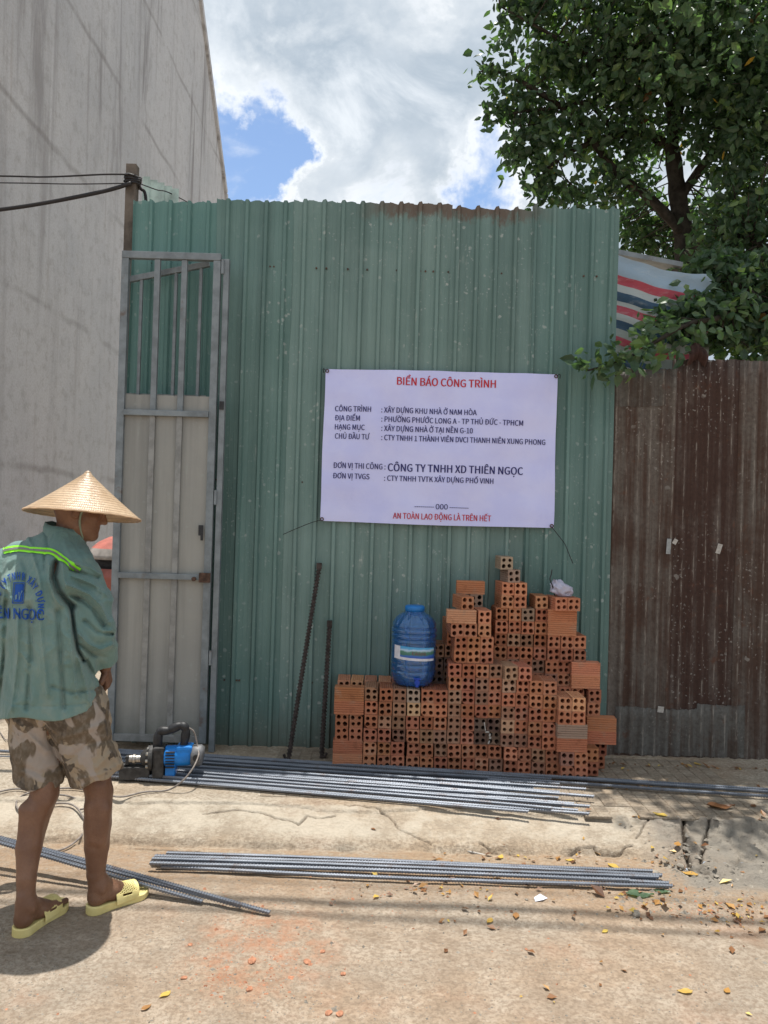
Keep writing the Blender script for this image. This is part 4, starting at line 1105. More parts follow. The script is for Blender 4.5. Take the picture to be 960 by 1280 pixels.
# ------------------------------------------------------------ lettering helper
import os
FONT = None
try:
    FONT = bpy.data.fonts.load(os.path.join(bpy.utils.system_resource('DATAFILES', path='fonts'), 'Noto Sans CJK Regular.woff2'))
except Exception as e:
    print('font fallback', e)
CAPH = None
def text_vf(body, bold=0.0, spacing=1.0):
    global CAPH
    if CAPH is None:
        CAPH = 1.0; CAPH = max(v.y for v in text_vf('H')[0]) / .727
    c = bpy.data.curves.new('lettering', 'FONT'); c.body = body; c.size = 1.0; c.space_character = spacing
    if FONT: c.font = FONT
    c.offset = bold; c.resolution_u = 3
    o = bpy.data.objects.new('lettering', c); COL.objects.link(o)
    dg = bpy.context.evaluated_depsgraph_get(); me = bpy.data.meshes.new_from_object(o.evaluated_get(dg))
    bpy.data.objects.remove(o)
    V = [v.co.copy() for v in me.vertices]; Fc = [tuple(p.vertices) for p in me.polygons]
    bpy.data.meshes.remove(me); bpy.data.curves.remove(c)
    x0 = min(v.x for v in V); x1 = max(v.x for v in V)
    return [Vector(((v.x - x0) / CAPH, v.y / CAPH, 0)) for v in V], Fc, (x1 - x0) / CAPH
V, Fc, w_ = text_vf('EWAINI')
s_ = .085 / w_; LA = -.10
def onlabel(v): a_ = LA + v.x * s_ / .1402; return Vector((.1409 * math.sin(a_), -.1409 * math.cos(a_), .205 + v.y * .026 + SK * (v.x * s_ / .1402 + .5) / 1.7))
part('label_lettering', [onlabel(v) for v in V], Fc, simple('maroon_ink', (.16, .02, .05), .5, 0, .1, 9, 0), jug)
# ------------------------------------------------------------ notice banner
SY = 4.955
cs = [W(407, 461, SY), W(697, 468, SY), W(692, 660, SY), W(400, 651, SY)]
def sgn(u, v_):
    p = (cs[0] * (1 - u) + cs[1] * u) * (1 - v_) + (cs[3] * (1 - u) + cs[2] * u) * v_
    return p
def wrk(x, z):
    return 0.004 * math.sin(x * 23 + z * 5) * math.sin(z * 4 + 1) + .007 * math.sin(x * 8 - z * 6) + .004 * math.sin((x + z) * 17) * math.exp(-((x - .05) ** 2 + (z - 2.5) ** 2) * 6) + .006 * math.exp(-((x - cs[1].x + .035) / .012) ** 2) - .002 * math.sin(z * 31 + x * 3) * math.sin(x * 5)
sg = empty('notice_banner', (cs[0] + cs[2]) / 2); tag(sg, 'pale lavender construction notice banner tied to the green fence', 'banner')
S0 = Vector(sg.location)
V = []; Fc = []; nu, nv = 70, 46
for j in range(nv + 1):
    for i in range(nu + 1):
        u, v_ = i / nu, j / nv; p = sgn(u, v_)
        e = .006 * (math.sin(u * 3.14) ** 2) * (1 if v_ > .5 else -.6) * abs(v_ - .5) * 2
        V.append(Vector((p.x + .002 * math.sin(v_ * 9), p.y + wrk(p.x, p.z), p.z - e)) - S0)
for j in range(nv):
    for i in range(nu): a_ = j * (nu + 1) + i; Fc.append((a_, a_ + nu + 1, a_ + nu + 2, a_ + 1))
N = len(V); V += [v + Vector((0, .0012, 0)) for v in V]; Fc += [tuple(N + i for i in reversed(f)) for f in Fc]
m, t = newmat('banner_vinyl'); M['vinyl'] = m
nz = t.noise(t.oc, 3, 4, .6)
c = t.mix(t.sstep(nz, .35, .65), (.56, .585, .93), (.62, .64, .95))
c = t.mix(t.math('MULTIPLY', t.sstep(t.noise(t.oc, 40, 5, .7), .6, .75), .12), c, (.35, .33, .40))
setp(t, c, .45, 0, t.bump(t.noise(t.vmap(t.oc, (8, 8, 14)), 1, 5, .6), .25, .01), .4)
part('sheet', V, Fc, m, sg, True)
M['ink'] = simple('navy_ink', (.016, .014, .13), .5, 0, .1, 9, 0); M['inkred'] = simple('red_ink', (.50, .018, .03), .5, 0, .1, 9, 0)
def line(txt, px0, px1, py, cap, mat, bold=0.0):
    V, Fc, w_ = text_vf(txt, 0)
    bold = max(bold, .022)
    if bold > .01:
        n0 = len(V); V0 = V; F0 = Fc; V = list(V0); Fc = list(F0)
        for q in (1, 2, 3): V += [v + Vector((bold * .62 * q, .006 * (q % 2), .00025 * q)) for v in V0]; Fc += [tuple(i + n0 * q for i in f) for f in F0]
        w_ += bold * 1.9
    p0 = W(px0, py + cap / 2, SY); x1 = W(px1, py, SY).x; s = (x1 - p0.x) / w_
    sy = cap / F * SY / .727
    out = []
    for v in V:
        X = p0.x + v.x * s; Z = p0.z + v.y * sy
        out.append(Vector((X, SY + wrk(X, Z) - .0030 - v.z, Z)) - S0)
    part('lettering', out, Fc, mat, sg)
ni, rd = M['ink'], M['inkred']
line('BIỂN BÁO CÔNG TRÌNH', 496, 620, 476.5, 9.6, rd, .028)
for a_, x1, b_, x2, py in (('CÔNG TRÌNH', 464, ': XÂY DỰNG KHU NHÀ Ở NAM HÒA', 596, 510.5), ('ĐỊA ĐIỂM', 450, ': PHƯỜNG PHƯỚC LONG A - TP THỦ ĐỨC - TPHCM', 654, 522), ('HẠNG MỤC', 456, ': XÂY DỰNG NHÀ Ở TẠI NỀN G-10', 591, 533.5), ('CHỦ ĐẦU TƯ', 462, ': CTY TNHH 1 THÀNH VIÊN DVCI THANH NIÊN XUNG PHONG', 682, 545)):
    line(a_, 418.5, x1, py, 6.6, ni, .004); line(b_, 476.5, x2, py + 1.8, 6.6, ni, .004)
line('ĐƠN VỊ THI CÔNG :', 416.5, 482, 581.5, 6.8, ni, .022); line('CÔNG TY TNHH XD THIÊN NGỌC', 484.5, 654, 584, 9.4, ni, .026)
line('ĐƠN VỊ TVGS', 416, 462, 594.5, 6.6, ni, .004); line(': CTY TNHH TVTK XÂY DỰNG PHỐ VINH', 480, 617, 597.5, 6.6, ni, .004)
line('---------- OOO ----------', 518, 586, 632.5, 6.4, ni, .006); line('AN TOÀN LAO ĐỘNG LÀ TRÊN HẾT', 491, 614, 644.5, 7.2, rd, .022)
for (px, py) in ((409, 463.5), (695, 470.5), (402.5, 649), (689.5, 657.5)):
    p = W(px, py, SY) - S0
    ring = [(p.x + .010 * math.cos(a_), p.y - .004 + wrk(p.x + S0.x, p.z + S0.z), p.z + .010 * math.sin(a_)) for a_ in np.linspace(0, 2 * math.pi, 13)]
    mb = MB(); mb.tube(ring, .0035, 6, False); mb.build('eyelet', M['rusty_iron'], sg, True)
def tie(pts, label, r=.0025): return cable('tie_wire', pts, r, label, 'wire', M['wire'], 'tie wires of the banner', 6, 6)
tie([W(402, 650, 4.94), W(390, 653, 4.945), W(370, 661, 4.955), W(354, 668, 4.965)], 'thin wire from the lower left corner of the banner')
tie([W(689, 658, 4.94), W(697, 668, 4.945), W(706, 680, 4.955), W(711, 692, 4.95), W(716, 704, 4.96)], 'loose wire hanging from the lower right corner of the banner')
tie([W(408, 463, 4.94), W(404, 461, 4.955), W(405, 466, 4.97)], 'tiny wire twist at the upper left corner of the banner')
tie([W(696, 470, 4.94), W(700, 468, 4.955), W(700, 473, 4.97)], 'tiny wire twist at the upper right corner of the banner')

# ------------------------------------------------------------ plastic bag and wire on the pile
bc = W(701, 740, 4.80); btop = PZ + .006 + 13 * PITCH_Z
bag = empty('plastic_bag', (bc.x, 4.82, btop)); tag(bag, 'small crumpled white plastic bag on top of the brick pile', 'plastic bag')
bmx = bmesh.new(); bmesh.ops.create_icosphere(bmx, subdivisions=4, radius=1)
from mathutils import noise as mn
for v in bmx.verts:
    q = v.co.copy(); n_ = mn.noise(q * 2.2) * .38 + abs(mn.noise(q * 5)) * .35
    s = 1 + n_
    x, y, z = q.x * .050 * s, q.y * .038 * s, q.z * .048 * s
    zz = z + .047
    tp = max(0, zz - .055) / .05
    v.co = Vector((x * (1 - .35 * tp) - .035 * tp + .02 * max(0, .03 - zz) / .03 + (.022 * (q.x > .5)) * (1 - tp), y * (1 - .3 * tp), max(.002, zz * (1.02 + .15 * mn.noise(q * 3)))))
V = [v.co.copy() for v in bmx.verts]; Fc = [[v.index for v in f.verts] for f in bmx.faces]; bmx.free()
m, t = newmat('thin_white_plastic'); M['bag'] = m
setp(t, (.62, .60, .74), .35, 0, t.bump(t.noise(t.oc, 45, 6, .7), .9, .006), .5); t.p.inputs['Transmission Weight'].default_value = .25
part('sack', V, Fc, m, bag, True)
o = cable('bent_wire', [W(690, 712, 4.80), W(689, 718, 4.80), W(687.5, 724, 4.80), W(690, 731, 4.81), W(693, 742, 4.82), W(694, 750, 4.82)], .0032, 'short bent black wire sticking up beside the plastic bag', 'wire')

# ------------------------------------------------------------ reinforcing bars
def rebar_mesh(L, r=.0088, step=.0145, bend=0.0, n=7, seed=0):
    P = []; Rr_ = []
    k = int(L / step)
    for i in range(k):
        for f, q in ((0, .87), (.50, .87), (.60, 1.15), (.90, 1.15)):
            x = (i + f) * step; P.append(x); Rr_.append(r * q)
    P = np.array(P); Rr_ = np.array(Rr_)
    yb = bend * np.sin(P / L * math.pi) ** 1 + .004 * np.sin(P * 2.3 + seed); 
    a = np.arange(n) / n * 2 * math.pi
    V = np.stack([np.repeat(P, n), (yb[:, None] + Rr_[:, None] * np.cos(a)).ravel(), (Rr_[:, None] * np.sin(a)).ravel()], -1)
    # ribs run aslant
    V[:, 0] += .0035 * np.tile(np.sin(a), len(P))
    i = (np.arange(len(P) - 1)[:, None] * n + np.arange(n)[None]).ravel(); i2 = (np.arange(len(P) - 1)[:, None] * n + ((np.arange(n) + 1) % n)[None]).ravel()
    Fc = np.stack([i, i2, i2 + n, i + n], -1).tolist()
    Fc.append(list(range(n - 1, -1, -1))); Fc.append([(len(P) - 1) * n + q for q in range(n)])
    return mesh('rebar', V, Fc, M['rebar'], False)
RM_ = {}
def rebar(A, B, label, group, seed=0, bend=0.0, r=.0088, mat=None):
    A = Vector(A); B = Vector(B); L = (B - A).length; key = (round(L * 2) / 2 + .5 * (seed % 2), seed % 3, round(r, 4))
    if key not in RM_: RM_[key] = rebar_mesh(max(.5, key[0]), r, bend=[.004, .020, -.016][seed % 3], seed=seed)
    me = RM_[key]
    o = bpy.data.objects.new('rebar', me); COL.objects.link(o)
    o.rotation_mode = 'QUATERNION'; q = (B - A).to_track_quat('X', 'Z')
    o.rotation_quaternion = q; o.scale = (L / max(.5, key[0]), 1, 1); o.location = A
    tag(o, label, 'rebar', group); return o
rr = random.Random(21); r_ = .0088
GA = 'steel bars lying on the pavement before the bricks'
NB = 25
ends = [655, 690, 612, 700, 672, 640, 735, 655, 668, 700, 745, 640, 600, 699, 683, 660, 720, 636, 740, 705, 618, 725, 690, 739, 662]
for i in range(NB):
    t_ = i / (NB - 1)
    tt = t_ + rr.uniform(-.012, .012)
    yl0 = 936 + 31 * tt; yr0 = 975 + 43 * tt + rr.uniform(-1.5, 1.5)
    pl = rr.choice((60, 84, 100, 118, 132)); pr2 = ends[i]
    f = (pr2 - 720) / 620.0
    up = r_ * (1.75 if i % 4 == 2 else 0)
    A = G(pl, yl0 + (pl - 100) * .055, PZ + .012 + r_ + up * .9); B = G(pr2, yr0 + (pr2 - 720) * (yr0 - yl0) / 620, PZ + .008 + r_ + up)
    rebar(A, B, f"ribbed steel bar, {ORD[i]} from the fence side in the pavement bundle", GA, i)
for k in range(3):
    A = G(96 + 14 * k, 934.5 + 2.2 * k, PZ + .014 + r_); B = G(1180, 1000.5 + 3.1 * k + (2 if k == 2 else 0), PZ + .010 + r_)
    rebar(A, B, ['longest ribbed bar nearest the brick pile running out of view right', 'middle one of three long bars running past the rusty fence', 'outer one of three long bars running past the rusty fence'][k], 'three long bars reaching past the bricks', k)
rebar(G(-260, 929, PZ + .012 + r_), G(58, 941.5, PZ + .010 + r_), 'ribbed bar end showing left of the man behind his hip', 'bars left of the man', 1)
rebar(G(-240, 938, PZ + .012), G(50, 947, PZ + .010), 'thin bar in front of the other one left of the man', 'bars left of the man', 0, r=.0045)
GB = 'steel bars lying on the road edge'
BB = [(208, 1066, 818, 1089, 0), (193, 1070, 829, 1094.5, 0), (189, 1075, 822, 1099, 0), (187, 1078.5, 790, 1100, 1), (196, 1080, 838, 1103.5, 0), (201, 1083.5, 842, 1108, 0), (190, 1073, 826, 1096.5, 1)]
for i, (xa, ya, xb, yb, up) in enumerate(BB):
    ga = G(xa, ya, 0.0); gb_ = G(xb, yb, 0.0)
    def hz(p): return float(H(np.array([p.x]), np.array([p.y]))[0])
    za = max(hz(ga), hz(gb_), .004) + .006 + r_ + up * r_ * 1.7
    A = G(xa, ya, za); B = G(xb, yb, za)
    rebar(A, B, ["back bar of the road edge bundle with the darkest shade", "second bar from the back in the road edge bundle", "third bar from the back in the road edge bundle", "shorter bar lying on top of the road edge bundle", "second bar from the front in the road edge bundle", "front bar of the road edge bundle reaching farthest right", "upper bar resting on the back ones of the road edge bundle"][i], GB, i + 3)
# three bars lying askew behind the man, propped up at the left on a block
GC = 'bars slanting behind the legs of the man'
def ext(A, B, L):
    d = (A - B).normalized(); return B + d * L
B1 = G(303, 1134, .012); A1 = ext(W(0, 1046, 3.46), B1, 2.45)
B2 = G(341, 1141, .012); A2 = ext(W(0, 1051, 3.42), B2, 2.55)
B3 = G(255, 1127, .012); A3 = ext(W(0, 1054, 3.38), B3, 2.3)
rebar(A1, B1, 'upper of the slanting bars behind the man, ending before the longest', GC, 2)
rebar(A2, B2, 'longest slanting bar, its tip lowest on the road', GC, 1)
rebar(A3, B3, 'shortest slanting bar lying beneath the other two', GC, 0)
bk = A1.lerp(B1, .06)
mb = MB(); mb.box(-.1, .1, -.16, .16, 0, bk.z - .03, bev=.01); tag(mb.build('timber_block', M['wood'], None, loc=(bk.x, bk.y, 0)), 'timber block propping up the slanting bars left of the man', 'block')
# two rusty ribbed rods leaning on the fence, hooked at the foot
def rod(xa, ya, xb, yb, label, seed):
    A = G(xa, ya, PZ + .02); B = W(xb, yb, FY - .045)
    e = empty('leaning_rod', A); tag(e, label, 'rod', 'rusty rods leaning on the green fence')
    L = (B - A).length; r0 = .0135
    P = []; Rr_ = []; k = int(L / .021)
    V = []; Fc = []; n = 8
    d = (B - A).normalized(); q = d.to_track_quat('Z', 'Y').to_matrix()
    for i in range(k):
        for f, s in ((0, .8), (.42, .8), (.52, 1.25), (.9, 1.25)):
            z = (i + f) * .021
            for j in range(n):
                a_ = 2 * math.pi * j / n
                V.append(q @ Vector((r0 * s * math.cos(a_), r0 * s * math.sin(a_), z + .006 * math.cos(a_ + seed))))
    m_ = len(V) // n
    for i in range(m_ - 1):
        for j in range(n): j2 = (j + 1) % n; Fc.append((i * n + j, i * n + j2, (i + 1) * n + j2, (i + 1) * n + j))
    Fc.append(tuple(range(n - 1, -1, -1))); Fc.append(tuple((m_ - 1) * n + j for j in range(n)))
    part('shaft', V, Fc, M['rebar_rust'], e)
    mb = MB(); s_ = 1 if seed else -1
    mb.tube([(0, 0, .03), (0, 0, .0), (s_ * -.01, 0, -.008), (s_ * .022, -.004, -.006), (s_ * .03, -.004, .016)], .0095, 8)
    mb.build('hook', M['rebar_rust'], e)
    mb = MB(); tp = B - A; mb.box(-.016, .016, -.016, .016, -.016, .022, Matrix.Translation(tp)); mb.build('nut', M['rebar_rust'], e)
rod(361, 946, 399, 708, 'taller rusty ribbed rod leaning against the green fence', 0)
rod(402, 944, 412, 780, 'shorter rusty ribbed rod standing almost upright by the bricks', 1)

# ------------------------------------------------------------ portable rebar cutter
mc0 = G(148, 991, PZ); mc1 = G(256, 985, PZ)
YM = 4.28
mcx0 = W(150, 970, YM).x
cut = empty('rebar_cutter', (mcx0, YM, PZ + .012), rz=.10); tag(cut, 'blue and black electric rebar cutter with top handle lying on the pavement', 'power tool')
def cyl(name, x0, x1, y, z, r, mat, n=28, bev=.004):
    mb = MB(); mb.tube([(x0, y, z), (x0 + bev, y, z), (x1 - bev, y, z), (x1, y, z)], [r - bev, r, r, r - bev], n); return mb.build(name, mat, cut)
mb = MB(); mb.box(0, .165, -.035, .035, 0, .072, bev=.006); mb.box(.0, .03, -.030, .030, .070, .085, bev=.004); mb.build('jaw', M['castiron'], cut)
o = cyl('plunger', .045, .125, 0, .108, .022, M['steel'])
cyl('plunger_collar', .065, .085, 0, .108, .027, M['steel'])
mb = MB(); mb.box(.03, .05, -.022, .022, .08, .128, bev=.004); mb.build('cutter_block', M['castiron'], cut)
mb = MB(); mb.tube([(.11, 0, .115), (.125, 0, .115), (.155, 0, .118), (.16, 0, .118)], [.025, .042, .054, .056], 28); mb.build('head_cone', M['castiron'], cut)
fx = cyl('flange', .158, .182, 0, .115, .070, M['castiron'])
for k in range(10):
    a_ = 2 * math.pi * k / 10
    mb = MB(); mb.tube([(-.012, .058 * math.cos(a_), .115 + .058 * math.sin(a_)), (.0, .058 * math.cos(a_), .115 + .058 * math.sin(a_))], .009, 6); b_ = mb.build('bolt', M['steel'], fx); b_.location.x = .158
mb = MB(); mb.box(.182, .245, -.055, .055, .012, .185, bev=.014); mb.build('pump_housing', M['castiron'], cut)
# motor
mo = None
mb = MB(); mb.tube([(.243, 0, .125), (.252, 0, .125), (.37, 0, .130), (.39, 0, .130)], [.055, .058, .056, .050], 32); mo = mb.build('motor', M['blue'], cut, True)
mb = MB(); mb.box(.250, .305, -.048, .048, .018, .095, bev=.012); mb.build('foot_housing', M['blue'], cut)
for k in range(6):
    mb = MB(); mb.box(.252, .302, -.0605, -.045, .075 + .0165 * k, .081 + .0165 * k, bev=.0015); mb.build('vent', M['black'], cut)
mb = MB(); mb.box(.305, .395, -.050, .050, .135, .190, bev=.016); mb.build('motor_cover', M['blue'], cut)
mb = MB(); mb.tube([(.385, 0, .130), (.395, 0, .130), (.435, .0, .128), (.452, 0, .126)], [.050, .060, .060, .048], 30); ec = mb.build('end_cap', M['greycap'], cut, True)
mb = MB(); mb.tube([(.42, -.045, .132), (.42, -.067, .132)], .018, 18); mb.build('brush_cap', M['black'], cut)
hd = smooth_path([(.200, 0, .16), (.200, 0, .235), (.215, 0, .262), (.26, 0, .268), (.305, 0, .290), (.335, 0, .292), (.350, 0, .270), (.348, 0, .225), (.340, 0, .175)], 6)
mb = MB(); mb.tube(hd, [.021 + .005 * abs(math.sin(i * .35)) for i in range(len(hd))], 12); mb.build('handle', M['black'], cut, True)
CM = Matrix.Translation(cut.location) @ Matrix.Rotation(.10, 4, 'Z')
c0 = CM @ Vector((.352, 0, .285)); c1 = CM @ Vector((.395, -.005, .262))
def GP(px, py, dz=.012):
    z = 0.0
    for _ in range(6):
        p = G(px, py, z); z = float(H(np.array([p.x]), np.array([p.y]))[0])
    p = G(px, py, z + dz); return p
cb = [c0, c1, W(247, 934, 4.30), W(248, 945, 4.24), W(240, 962, 4.16), W(226, 978, 4.12), GP(208, 988), GP(180, 990), GP(150, 996), GP(120, 990), GP(85, 985), GP(40, 990), GP(22, 1000), GP(24, 1012), GP(50, 1018), GP(60, 1006), GP(88, 1005), GP(102, 1018), GP(106, 1038), GP(86, 1058), GP(60, 1064), GP(20, 1056), GP(-30, 1040), GP(-60, 1010), GP(-20, 995), GP(20, 986), GP(50, 992), GP(80, 994), GP(96, 998), GP(130, 1004), GP(100, 1012)]
cable('power_cord', cb, .0048, 'grey power cord of the rebar cutter looped on the ground round his legs', 'cord', M['cable'])
cable('power_cord', [GP(0, 915, .006), GP(8, 925), GP(14, 920), GP(25, 917), GP(60, 925)], .003, 'thin pale cord on the pavement left of the man', 'cord', M['cable'])

# ------------------------------------------------------------ fallen leaves, stones, chips
def fallen(px, py, size, tnt, label, cat='leaf', grp=None, yaw=None, curl=.25):
    p = GP(px, py, .004); lrs = np.random.RandomState(int(px * 7 + py))
    yaw = lrs.rand() * 6.28 if yaw is None else yaw
    nx, ny = 8, 5; V = []; Fc = []
    for i in range(nx):
        u = i / (nx - 1); wd = math.sin(math.pi * min(1, u * 1.02) ** .85) * .30 * (1 - .25 * u)
        for j in range(ny):
            s = (j / (ny - 1) - .5) * 2
            z = abs(s) * curl * .45 * wd + curl * .35 * (u - .5) ** 2 * 2 + .03 * math.sin(u * 9 + s * 3 + px)
            V.append((size * (u - .5), size * s * wd, size * max(0, z)))
    for i in range(nx - 1):
        for j in range(ny - 1): a_ = i * ny + j; Fc.append((a_, a_ + ny, a_ + ny + 1, a_ + 1))
    me = mesh('fallen_leaf', V, Fc, M['litter'] if tnt < 2 else M['leaf'], True)
    at = me.attributes.new('tint', 'FLOAT', 'POINT'); at.data.foreach_set('value', np.full(len(V), tnt if tnt < 2 else .8, np.float32))
    o = obj('fallen_leaf', me, None, p, (0, 0, yaw)); tag(o, label, cat, 'fallen leaves on the ground'); return o
FL = [(901, 1009, .155, .22, 'big curled brown leaf on the shaded pavement at right'), (825, 1018, .075, .98, 'bright yellow leaf near the crumbled pavement edge'), (762, 984, .05, .85, 'small yellow leaf by the long bars right of the bricks'),
      (872, 955, .055, .92, 'yellow leaf at the foot of the rusty fence, left one'), (853, 955, .04, .7, 'ochre leaf at the rusty fence foot beside the yellow one'), (862, 1092, .075, .85, 'yellow-brown leaf right of the road edge bars tip'),
      (847, 1055, .06, .75, 'ochre leaf stuck in the gap of the broken pavement edge'), (206, 1243, .045, .95, 'yellow leaf on the bare road at lower left'), (183, 1259, .04, .62, 'orange-brown leaf bit at the bottom of the road left'),
      (626, 1071, .05, .97, 'yellow leaf above the bar bundle, left of three'), (712, 1075, .045, .95, 'yellow leaf above the bar bundle, middle of three'), (768, 1083, .07, .93, 'yellow leaf above the bar bundle, right of three'),
      (645, 1145, .05, .6, 'brown leaf on the road below the bars, left'), (612, 1151, .045, .9, 'yellow leaf on the road below the bar bundle middle'), (756, 1164, .035, 1.0, 'tiny bright yellow leaf on the open road'),
      (856, 1239, .055, .9, 'yellow leaf on the road at lower right'), (909, 1238, .04, .8, 'small yellow leaf near the right edge of the road'), (624, 1101, .07, .75, 'pale ochre leaf touching the bars below'), (530, 1112, .04, .4, 'rust coloured leaf just below the bar bundle'),
      (800, 1118, .12, 2.5, 'green leaf among litter at the end of the bars'), (828, 1114, .07, 2.5, 'small green leaf at the bar ends'), (467, 1036, .03, .3, 'dark brown scrap of leaf on the pavement slope'), (942, 1007, .05, .3, 'brown leaf near the right edge of the pavement')]
for i, (px, py, s, tnt, lb) in enumerate(FL): fallen(px, py, s, tnt, lb, curl=.5 if i == 0 else .25)
def stone(name, px, py, s, mat, label, cat, sq=.6):
    s *= .72
    p = GP(px, py, 0); srs = np.random.RandomState(int(px + py * 3))
    bmx = bmesh.new(); bmesh.ops.create_icosphere(bmx, subdivisions=2, radius=1)
    k = [Vector(srs.normal(size=3)).normalized() for _ in range(7)]; dd = srs.uniform(.55, .95, 7)
    for v in bmx.verts:
        for n_, d_ in zip(k, dd):
            e = v.co.dot(n_) - d_
            if e > 0: v.co -= n_ * e
        v.co = Vector((v.co.x * s, v.co.y * s * .8, v.co.z * s * sq))
    me = bpy.data.meshes.new(name); bmx.to_mesh(me); bmx.free(); me.materials.append(mat)
    o = obj(name, me, None, p + Vector((0, 0, s * sq * .45)), (0, 0, srs.rand() * 6)); tag(o, label, cat); return o
for px, py, s, mt, lb, ct in ((795, 1144, .032, 'stone', 'grey stone on the road below the bar bundle', 'stone'), (850, 1085, .035, 'stone', 'larger grey rubble lump at the crumbled pavement corner', 'rubble'), (858, 1077, .028, 'stone', 'rubble lump wedged beside the cracked pavement piece', 'rubble'), (658, 1125, .012, 'stone', 'small dark pebble on the open road', 'pebble'),
                              (315, 1202, .028, 'chip', 'pale orange brick chip left of the pair on the road', 'brick chip'), (384, 1203, .024, 'chip', 'pale orange brick chip right of the pair on the road', 'brick chip'), (312, 1237, .022, 'chip', 'red brick chip lowest of the dust patch', 'brick chip'), (230, 1223, .018, 'chip', 'flat orange chip beside the shadow of the man', 'brick chip'), (429, 1218, .018, 'chip', 'orange chip on the road below the bars', 'brick chip'),
                              (411, 1267, .022, 'chip', 'left of two orange chips at the bottom edge', 'brick chip'), (424, 1268, .024, 'chip', 'right of two orange chips at the bottom edge', 'brick chip'), (403, 1190, .018, 'chip', 'small orange chip above the bottom ones on the road', 'brick chip'), (238, 1181, .016, 'chip', 'little red chip near the slipper tip shadow', 'brick chip'), (658, 1187, .012, 'chip', 'dark red pebble on the open road', 'pebble')):
    stone('stone' if mt == 'stone' else 'brick_chip', px, py, s, M[mt], lb, ct, .35 if mt == 'chip' else .6)
mb = MB(); mb.box(-.055, .055, -.004, .004, 0, .006); p = GP(594, 1067, 0); tag(mb.build('pale_stick', M['paper'], None, loc=p, rot=(0, 0, -.45)), 'thin pale stick lying above the road edge bars', 'stick')
mb = MB(); mb.add([(-.032, -.012, .001), (0, -.020, .006), (.036, -.005, .001), (.014, .020, .012), (-.020, .015, .004), (.004, 0, .008)], [(0, 1, 5), (1, 2, 5), (2, 3, 5), (3, 4, 5), (4, 0, 5)]); p = GP(675, 1124, .001)
tag(mb.build('paper_scrap', M['lw'], None, loc=p, rot=(0, 0, .4)), 'crumpled white paper scrap on the road below the bars', 'paper')
# countless grit and dry litter
gr = np.random.RandomState(9)
def scat(name, n, region, size, mat, clusters=None, leafy=False, share=.85):
    px = np.empty(n); py = np.empty(n)
    for i in range(n):
        if clusters and gr.rand() < share:
            c_ = clusters[gr.randint(len(clusters))]; px[i] = c_[0] + gr.normal() * c_[2]; py[i] = c_[1] + gr.normal() * c_[3]
        else: px[i] = gr.uniform(region[0], region[1]); py[i] = gr.uniform(region[2], region[3])
    py = np.maximum(py, 948 + (px - 480) * .03)
    A = np.array([list(ray(a_, b_)) for a_, b_ in zip(px, py)])
    z = np.zeros(n)
    for _ in range(8):
        t_ = (z - CAMZ) / A[:, 2]; X = A[:, 0] * t_; Y = A[:, 1] * t_; z = H(X, Y)
    s = size * np.exp(gr.normal(size=n) * .45)
    if leafy:
        P = np.stack([X, Y, z + .004], -1); k = n
        yaw = gr.rand(k) * 6.28; d = np.stack([np.cos(yaw), np.sin(yaw), gr.uniform(-.1, .5, k)], -1); sd_ = np.stack([-np.sin(yaw), np.cos(yaw), gr.uniform(-.5, .5, k)], -1)
        L = s[:, None]; up = np.array([[0, 0, 1.0]])
        V = np.stack([P, P + d * L * .4 + sd_ * L * .28 + up * L * .12, P + d * L, P + d * L * .4 - sd_ * L * .28 + up * L * .12], 1); V[:, :, 2] = np.maximum(V[:, :, 2], z[:, None] + .002)
        Fa = (np.array([(0, 1, 2), (0, 2, 3)])[None] + (np.arange(k) * 4)[:, None, None]).reshape(-1, 3); nv_ = 4
    else:
        base = np.array([(1, 0, 0), (0, 1, 0), (-1, 0, 0), (0, -1, 0), (0, 0, 1), (0, 0, -.3)], float)
        V = base[None] * (1 + .35 * gr.normal(size=(n, 6, 1))) ; a_ = gr.rand(n) * 6.28
        V = np.stack([V[:, :, 0] * np.cos(a_)[:, None] - V[:, :, 1] * np.sin(a_)[:, None], V[:, :, 0] * np.sin(a_)[:, None] + V[:, :, 1] * np.cos(a_)[:, None], V[:, :, 2] * .6], -1) * s[:, None, None] + np.stack([X, Y, z], -1)[:, None]
        Fa = (np.array([(0, 1, 4), (1, 2, 4), (2, 3, 4), (3, 0, 4), (1, 0, 5), (2, 1, 5), (3, 2, 5), (0, 3, 5)])[None] + (np.arange(n) * 6)[:, None, None]).reshape(-1, 3); nv_ = 6
    me = mesh(name, V.reshape(-1, 3), Fa, mat)
    at = me.attributes.new('tint', 'FLOAT', 'POINT'); at.data.foreach_set('value', np.repeat(gr.rand(n), nv_).astype(np.float32))
    o = obj(name, me); o['kind'] = 'stuff'; return o
scat('grit', 5000, (-40, 1000, 1062, 1290), .0021, M['stone'], [(500, 1130, 260, 18), (250, 1200, 180, 45)], share=.4)
scat('brick_grit', 800, (-40, 1000, 1090, 1290), .0030, M['chip'], [(320, 1180, 45, 28), (300, 1220, 50, 20), (480, 1118, 110, 14), (880, 1140, 40, 8)], share=.85)
scat('rubble_grit', 420, (780, 960, 1020, 1150), .0060, M['stone'], [(852, 1070, 16, 16), (830, 1120, 40, 14), (890, 1090, 30, 20)], share=.8)
scat('leaf_litter', 360, (560, 980, 955, 1150), .020, M['litter'], [(838, 1072, 14, 9), (900, 1138, 35, 8), (800, 1120, 35, 14), (770, 958, 18, 5), (800, 982, 30, 4), (650, 1075, 60, 7), (540, 1115, 60, 8), (890, 958, 45, 3), (930, 1155, 40, 10)], True, .88)
scat('dry_twigs_litter', 70, (500, 960, 960, 1280), .022, M['litter'], [(700, 1140, 150, 40)], True, .5)
